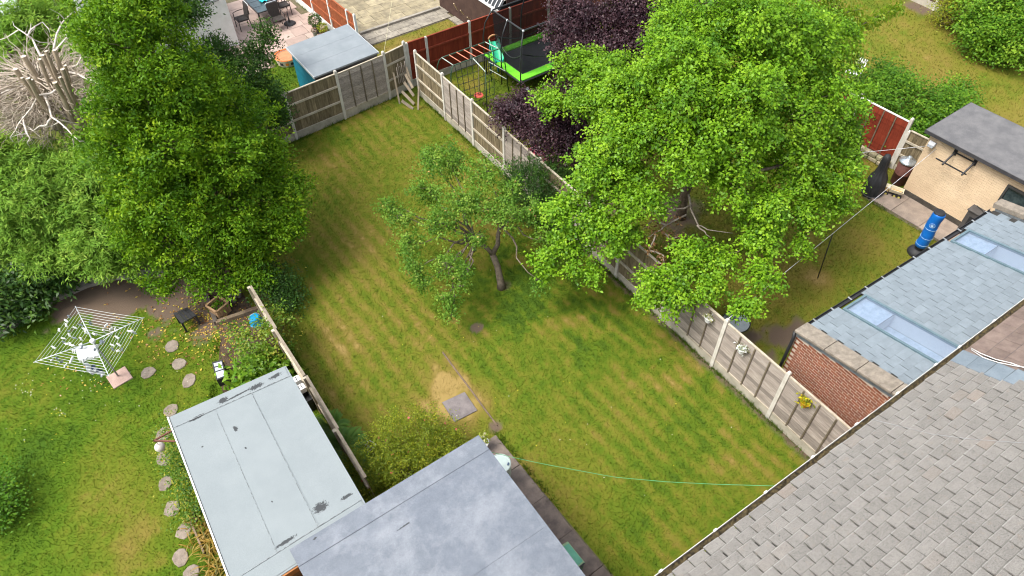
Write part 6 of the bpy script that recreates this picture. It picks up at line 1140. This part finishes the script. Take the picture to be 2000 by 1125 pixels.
def climber():
    T = empty('climbing_frame', (12.5, 19.7, 0), 'green monkey bar climbing frame with rope net beside the red fence', 'climbing frame'); GT_ = M('dark_green_tube', (.035, .08, .05), (.03, .065, .04), .45, .4, rnd=0); LGT = M('pale_green_tube', (.45, .52, .46), rnd=0); RD = M('coral_tube', (.72, .24, .15), rnd=.05); A0, A1 = V3(11.45, 20.02, 1.82), V3(13.3, 19.98, 1.82); B0, B1 = V3(11.5, 19.33, 1.82), V3(13.42, 19.28, 1.82)
    for a, b, sy in ((A0, A1, .35), (B0, B1, -.3)):
        MB().tube([V3(a.x-.3, a.y+sy*.4, 0), V3(a.x-.18, a.y+sy*.2, 1.5), V3(a.x-.1, a.y+sy*.06, 1.74), a, b, V3(b.x+.1, b.y+sy*.06, 1.74), V3(b.x+.18, b.y+sy*.2, 1.5), V3(b.x+.32, b.y+sy*.4, 0)], .021, 8).build('side_rail', GT_, T, smooth=True)
    for i in range(7): u = i/6; MB().tube([A0.lerp(A1, u), B0.lerp(B1, u)], .017, 8).build('rung', LGT if i in (0, 6) else RD, T, smooth=True)
    for z in (.55, .9, 1.25): MB().tube([V3(B1.x+.32-.14*z, B1.y-.1, z), V3(A1.x+.32-.14*z, A1.y+.12, z)], .016, 8).build('ladder_rung', LGT if z < 1.2 else GT_, T, smooth=True)
    m = B0.lerp(B1, .42); e = P(948, 140, 1.8); MB().tube([m, e], .02, 8).build('swing_beam', LGT, T, smooth=True); f = P(952, 222); MB().tube([e, V3(f.x, f.y, 0)], .02, 8).build('swing_leg', GT_, T, smooth=True); MB().lathe((f.x, f.y, 1.25), [(.024, 0), (.024, .1)], 8).build('sticker', M('yellow_sticker', (.6, .55, .2)), T)
    lo0, lo1 = B0+V3(.02, -.35, -1.5), B1+V3(-.5, -.35, -1.5); hi0, hi1 = B0+V3(.05, 0, -.02), B1+V3(-.25, 0, -.02)
    for i in range(8): u = i/7; MB().tube([hi0.lerp(hi1, u), lo0.lerp(lo1, u)], .011, 5).build('net_rope', BLK, T)
    for j in range(6): v = .12+j*.175; MB().tube([hi0.lerp(lo0, v), hi0.lerp(lo0, v).lerp(hi1.lerp(lo1, v), .5)-V3(0, 0, .03), hi1.lerp(lo1, v)], .011, 5).build('net_rope', BLK, T)
    d = P(935, 187, .42); D = empty('disc_swing', tuple(d), 'coral red disc swing hanging from the climbing frame', 'swing'); MB().lathe(tuple(d), [(.001, 0), (.17, 0), (.18, .02), (.165, .045), (.05, .05), (.035, .085), (.001, .085)], 22).build('seat', M('coral_seat', (.7, .13, .09), rnd=0), D); MB().tube([d+V3(0, 0, .07), m.lerp(e, .45)], .008, 5).build('rope', M('straw_rope', (.5, .42, .28)), D)
climber()
def slide():
    T = empty('toddler_slide', (13.5, 20.4, 0), 'small green and orange slide at the trampoline corner', 'slide'); GS = M('green_slide_plastic', (.05, .5, .2), (.03, .42, .3), .35, .4, rnd=0, speck=.05); top = P(966, 86, 1.25); bot = P(975, 118, .9)
    d = (bot-top); s = V3(d.y, -d.x, 0).normalized(); pf = [top.lerp(bot, u)+V3(0, 0, .06*math.cos(math.pi*u)) for u in np.linspace(0, 1, 8)]; pf = [top-V3(d.x, d.y, 0)*.2+V3(0, 0, .05)]+pf
    b = MB(); n = len(pf); pr = [(-.2, .1), (-.17, .1), (-.15, 0), (.15, 0), (.17, .1), (.2, .1), (.18, -.03), (-.18, -.03)]; vs = [p+s*x+V3(0, 0, z) for p in pf for x, z in pr]; b.add(vs, [(i*8+j, i*8+(j+1) % 8, (i+1)*8+(j+1) % 8, (i+1)*8+j) for i in range(n-1) for j in range(8)]+[tuple(range(8)), tuple((n-1)*8+j for j in range(7, -1, -1))]); b.build('chute', GS, T, smooth=True)
    MB().tube([pf[0]+s*.2*math.cos(a)+V3(0, 0, .1+.16*math.sin(a)) for a in np.linspace(0, math.pi, 10)], .03, 8).build('hoop', M('orange_hoop', (.65, .33, .16), rnd=0), T, smooth=True)
    for x in (-.15, .15): MB().bar(V3(pf[0].x, pf[0].y, 0)+s*x, pf[0]+s*x, .05, .05).build('leg', M('blue_leg', (.03, .3, .4), rnd=0), T); MB().bar(V3(bot.x, bot.y, .82)+s*x*.9, bot+s*x*.9, .05, .05).build('leg', M('blue_leg', (.03, .3, .4), rnd=0), T)
    for z in (.3, .6, .9): MB().bar(V3(pf[0].x, pf[0].y, z)-s*.15, V3(pf[0].x, pf[0].y, z)+s*.15, .05, .03).build('step', M('blue_leg', (.03, .3, .4), rnd=0), T)
slide()
c = P(1029, 176, .11); T = empty('football', tuple(c), 'white and black football on the grass below the trampoline', 'ball'); MB().lathe(tuple(c), [(.11*math.sin(a), -.11*math.cos(a)) for a in np.linspace(.05, 3.09, 12)], 16).build('ball', PLW, T, smooth=True)
for a in range(5): d = V3(math.cos(a*1.257), math.sin(a*1.257), .5).normalized(); s_ = d.cross(V3(0, 0, 1)).normalized(); u_ = s_.cross(d); MB().add([c+d*.1115+(s_*math.cos(k*1.257)+u_*math.sin(k*1.257))*.035 for k in range(5)]+[c+d*.10+(s_*math.cos(k*1.257)+u_*math.sin(k*1.257))*.035 for k in range(5)], [tuple(range(5))]+[(k, (k+1) % 5, 5+(k+1) % 5, 5+k) for k in range(5)]).build('patch', BLK, T)
k = NT('pink_gingham'); mp = k.stretch(13, 13, 13); ch = k.n('ShaderNodeTexChecker', i_Scale=1.); ch.inputs[1].default_value = (.75, .08, .16, 1); ch.inputs[2].default_value = (.8, .45, .5, 1); k.l(mp, ch.inputs[0]); k.l(ch.outputs[0], k.b.inputs['Base Color']); k.done(.8, .2)
q = [P(1018, 292, 1.4), P(1050, 282, 1.4), P(1080, 304, 1.2), P(1050, 328, 1.2)]; T = empty('checked_cloth', tuple(P(1048, 315)), 'pink checked cloth over a low table half hidden by the purple tree', 'cloth')
MB().grid(8, 8, lambda u, v: tuple(q[0].lerp(q[1], u).lerp(q[3].lerp(q[2], u), v)+V3(0, 0, .03*math.sin(9*u+5*v)-.25*max(0, abs(u-.5)-.38)*4))).build('fabric', k.m, T, smooth=True); c = sum(q, V3(0, 0, 0))/4; MB().lathe((c.x, c.y, 0), [(.12, 0), (.05, .1), (.05, 1.1), (.25, 1.18)], 12).build('stand', BLK, T)
# --- rear patio furniture
def patio_set():
    T = empty('patio_table', (8.6, 30, 0), 'black glass topped patio table on the pink patio', 'table'); BW = M('dark_rattan', (.06, .052, .047), (.035, .03, .028), .7, .25, scale=30, rnd=.1, bump=.5, bscale=120); GLT = M('teal_dark_glass', (.045, .075, .085), (.02, .035, .04), .12, .6, scale=3, rnd=.05, bump=0)
    x0, x1, y0, y1 = 8.12, 9.05, 29.4, 31.0
    for i in range(3): MB().box(((x0+x1)/2, y0+.27+i*.53, .72), (x1-x0-.08, .5, .014)).build('glass_top', GLT, T)
    MB().box(((x0+x1)/2, (y0+y1)/2, .70), (x1-x0, y1-y0, .03)).build('frame', BW, T)
    for x in (x0+.05, x1-.05):
        for y in (y0+.05, y1-.05): MB().box((x, y, .345), (.06, .06, .69)).build('leg', BW, T)
    c = V3(8.75, 30.3, .73); CY = M('turquoise_cloth', (.02, .5, .56), rnd=0); g = random.Random(1); o = MB().grid(6, 6, lambda u, v: (c.x+(u-.5)*.3, c.y+(v-.5)*.35, .735+.09*abs(math.sin(5*u+2))*abs(math.sin(4*v+1)))).build('crumpled_cloth', CY, smooth=True); tag(o, 'crumpled turquoise cloth on the patio table', 'cloth')
    first = None
    for i, (x, y, rz, lb) in enumerate([(8.75, 28.95, math.pi, 'black rattan chair at the near end of the patio table'), (9.45, 30.0, -math.pi/2, 'black rattan chair on the fence side of the patio table'), (7.55, 29.9, math.pi/2, 'black rattan chair beside the white building'), (9.4, 30.8, -math.pi/2, 'black rattan chair at the far right of the patio table')]):
        if first is None:
            C = empty('patio_chair', (0, 0, 0), lb, 'chair', 'chairs round the patio table')
            MB().box((0, 0, .42), (.5, .48, .05)).local('seat', BW, C); MB().hexa([(-.24, -.24, .44), (.24, -.24, .44), (.24, -.20, .44), (-.24, -.20, .44), (-.24, -.34, 1.0), (.24, -.34, 1.0), (.24, -.30, 1.0), (-.24, -.30, 1.0)]).local('backrest', BW, C)
            MB().tube([(-.25, -.33, .98), (-.2, -.35, 1.02), (.2, -.35, 1.02), (.25, -.33, .98)], .016, 6).local('top_rail', STEEL, C)
            for s in (-1, 1):
                MB().tube([(s*.27, -.26, .66), (s*.28, 0, .66), (s*.27, .22, .62), (s*.26, .24, 0)], .018, 6).local('armrest', BW, C); MB().tube([(s*.25, -.22, .45), (s*.25, -.28, 0)], .018, 6).local('leg', BW, C)
            first = C; C.location = (x, y, .05); C.rotation_euler = (0, 0, rz)
        else: c_ = copy_tree(first, (x, y, .05), rz); c_['label'] = lb
    T = empty('parasol_base', (9.26, 29.05, 0), 'round black parasol base with bare pole on the pink patio', 'parasol base'); MB().lathe((9.26, 29.05, .04), [(.25, 0), (.26, .03), (.2, .07), (.05, .09), (.03, .25), (.001, .25)], 24).build('base', BLK, T); MB().tube([V3(9.26, 29.05, .2), V3(9.27, 29.05, .6)], .022, 8).build('pole', BLK, T)
patio_set()
def potted(lb, q, r, pm, lm, n=200, ball=.2, z=.38, name='potted_shrub', L=.06):
    c = P(*q); T = empty(name, tuple(c), lb, 'potted plant'); MB().lathe((c.x, c.y, .03), [(r*.7, 0), (r, .24), (r*1.08, .26), (r*.9, .26), (.001, .2)], 14).build('pot', pm, T); g = np.random.default_rng(n); D = unit(g.normal(0, 1, (n, 3))); C = np.array([c.x, c.y, z+ball*.6])+D*ball*g.uniform(.6, 1.05, (n, 1)); o = link('foliage', fast_mesh('foliage', leaf_quads(C, D+g.normal(0, .5, (n, 3)), g.normal(0, 1, (n, 3)), np.full(n, L), np.full(n, L*.6)), 4, lm, g.random(n)), T, tuple(-WL[T])); MB().tube([V3(c.x, c.y, .2), V3(c.x, c.y, z+ball*.5)], .015, 5).build('stem', BARK, T)
TER = M('terracotta', (.4, .17, .09), rnd=.1); potted('clipped round shrub in a pot at the orange fence', (621, 66), .15, M('slate_pot', (.12, .14, .15)), DARKG, 700, .27, .45); potted('lime leaved plant in a terracotta pot at the orange fence', (634, 72), .13, TER, leafmat('lime_pot_leaf', (.14, .24, .02), (.3, .36, .03), (.45, .45, .05)), 400, .2, .3); potted('small pot with faded flowers at the patio corner', (617, 74), .1, POTM, leafmat('faded_leaf', (.1, .14, .04), (.3, .2, .15), (.5, .3, .25)), 90, .1, .28)
c = P(563, 121); T = empty('sandpit', tuple(c), 'round orange and white sandpit tub behind the teal shed', 'sandpit'); MB().lathe(tuple(c), [(.42, 0), (.47, .26), (.5, .27), (.5, .3), (.45, .3), (.4, .06), (.001, .06)], 28).build('tub', M('cream_tub', (.72, .66, .55), (.6, .5, .4), rnd=0), T); MB().tube([V3(c.x+.475*math.cos(a), c.y+.475*math.sin(a), .3) for a in np.linspace(0, 2*math.pi, 30)], .03, 6, False).build('rim', M('orange_rim', (.75, .22, .06), rnd=0), T, smooth=True); MB().lathe((c.x, c.y, .065), [(.43, 0), (.45, .2)], 24).build('liner', M('coral_liner', (.7, .25, .12), rnd=0), T)
for a in (-2.0, -1.55, -2.5): d = V3(math.cos(a), math.sin(a), 0); MB().box((c.x+d.x*.455, c.y+d.y*.455, .14), (.02, .12, .1), a).build('motif', [BLK, M('orange_motif', (.7, .25, .05)), BLK][int(abs(a)*2) % 3], T)
# --- far right: troughs, white chair
for q, lb in (((1852, 33), 'black trough planter at the far fence, left'), ((1876, 47), 'black trough planter beside the hedge, right')):
    c = P(*q); T = empty('trough_planter', tuple(c), lb, 'planter')
    MB().hexa([(c.x-.16, c.y-.42, 0), (c.x+.16, c.y-.42, 0), (c.x+.16, c.y+.42, 0), (c.x-.16, c.y+.42, 0), (c.x-.2, c.y-.46, .32), (c.x+.2, c.y-.46, .32), (c.x+.2, c.y+.46, .32), (c.x-.2, c.y+.46, .32)]).build('trough', M('dark_trough', (.04, .045, .05)), T); MB().box((c.x, c.y, .325), (.34, .84, .02)).build('soil', SOIL, T)
c = P(1660, 160); T = empty('garden_chair', tuple(c), 'white plastic garden chair behind the light green tree', 'chair'); MB().box((c.x, c.y, .42), (.45, .45, .04)).build('seat', PLW, T)
for k in range(5): MB().bar(V3(c.x+.22, c.y-.18+.09*k, .44), V3(c.x+.32, c.y-.18+.09*k, .9), .06, .02).build('slat', PLW, T)
for sx in (-1, 1):
    for sy in (-1, 1): MB().bar((c.x+sx*.2, c.y+sy*.2, 0), (c.x+sx*.19, c.y+sy*.19, .4), .04, .04).build('leg', PLW, T)
# --- daisies and buttercups scattered in the left lawn
g = np.random.default_rng(55); C = []
for cx, cy, s, n in [(45, 752, 12, 10), (50, 765, 8, 8), (118, 810, 4, 8), (110, 806, 6, 6), (165, 738, 35, 20), (190, 750, 12, 10), (300, 720, 60, 20), (75, 830, 60, 20), (1150, 800, 140, 30), (900, 640, 90, 14)]:
    for i in range(n): C.append(tuple(P(g.normal(cx, s), g.normal(cy, s*.6), .05)))
C = np.array(C); m = len(C); a = g.uniform(0, 6.28, m); tag(link('lawn_flowers', fast_mesh('lawn_flowers', leaf_quads(C, np.stack([np.cos(a), np.sin(a), np.zeros(m)], 1), np.tile([0, 0, 1.], (m, 1)), g.uniform(.015, .028, m), g.uniform(.015, .028, m), .05), 4, leafmat('flower_petal', (.7, .6, .03), (.75, .72, .2), (.85, .85, .82), trans=.1), np.where(g.random(m) < .5, .05, .95))), 'tiny daisies and buttercups in the lawns', None, None, 'stuff')
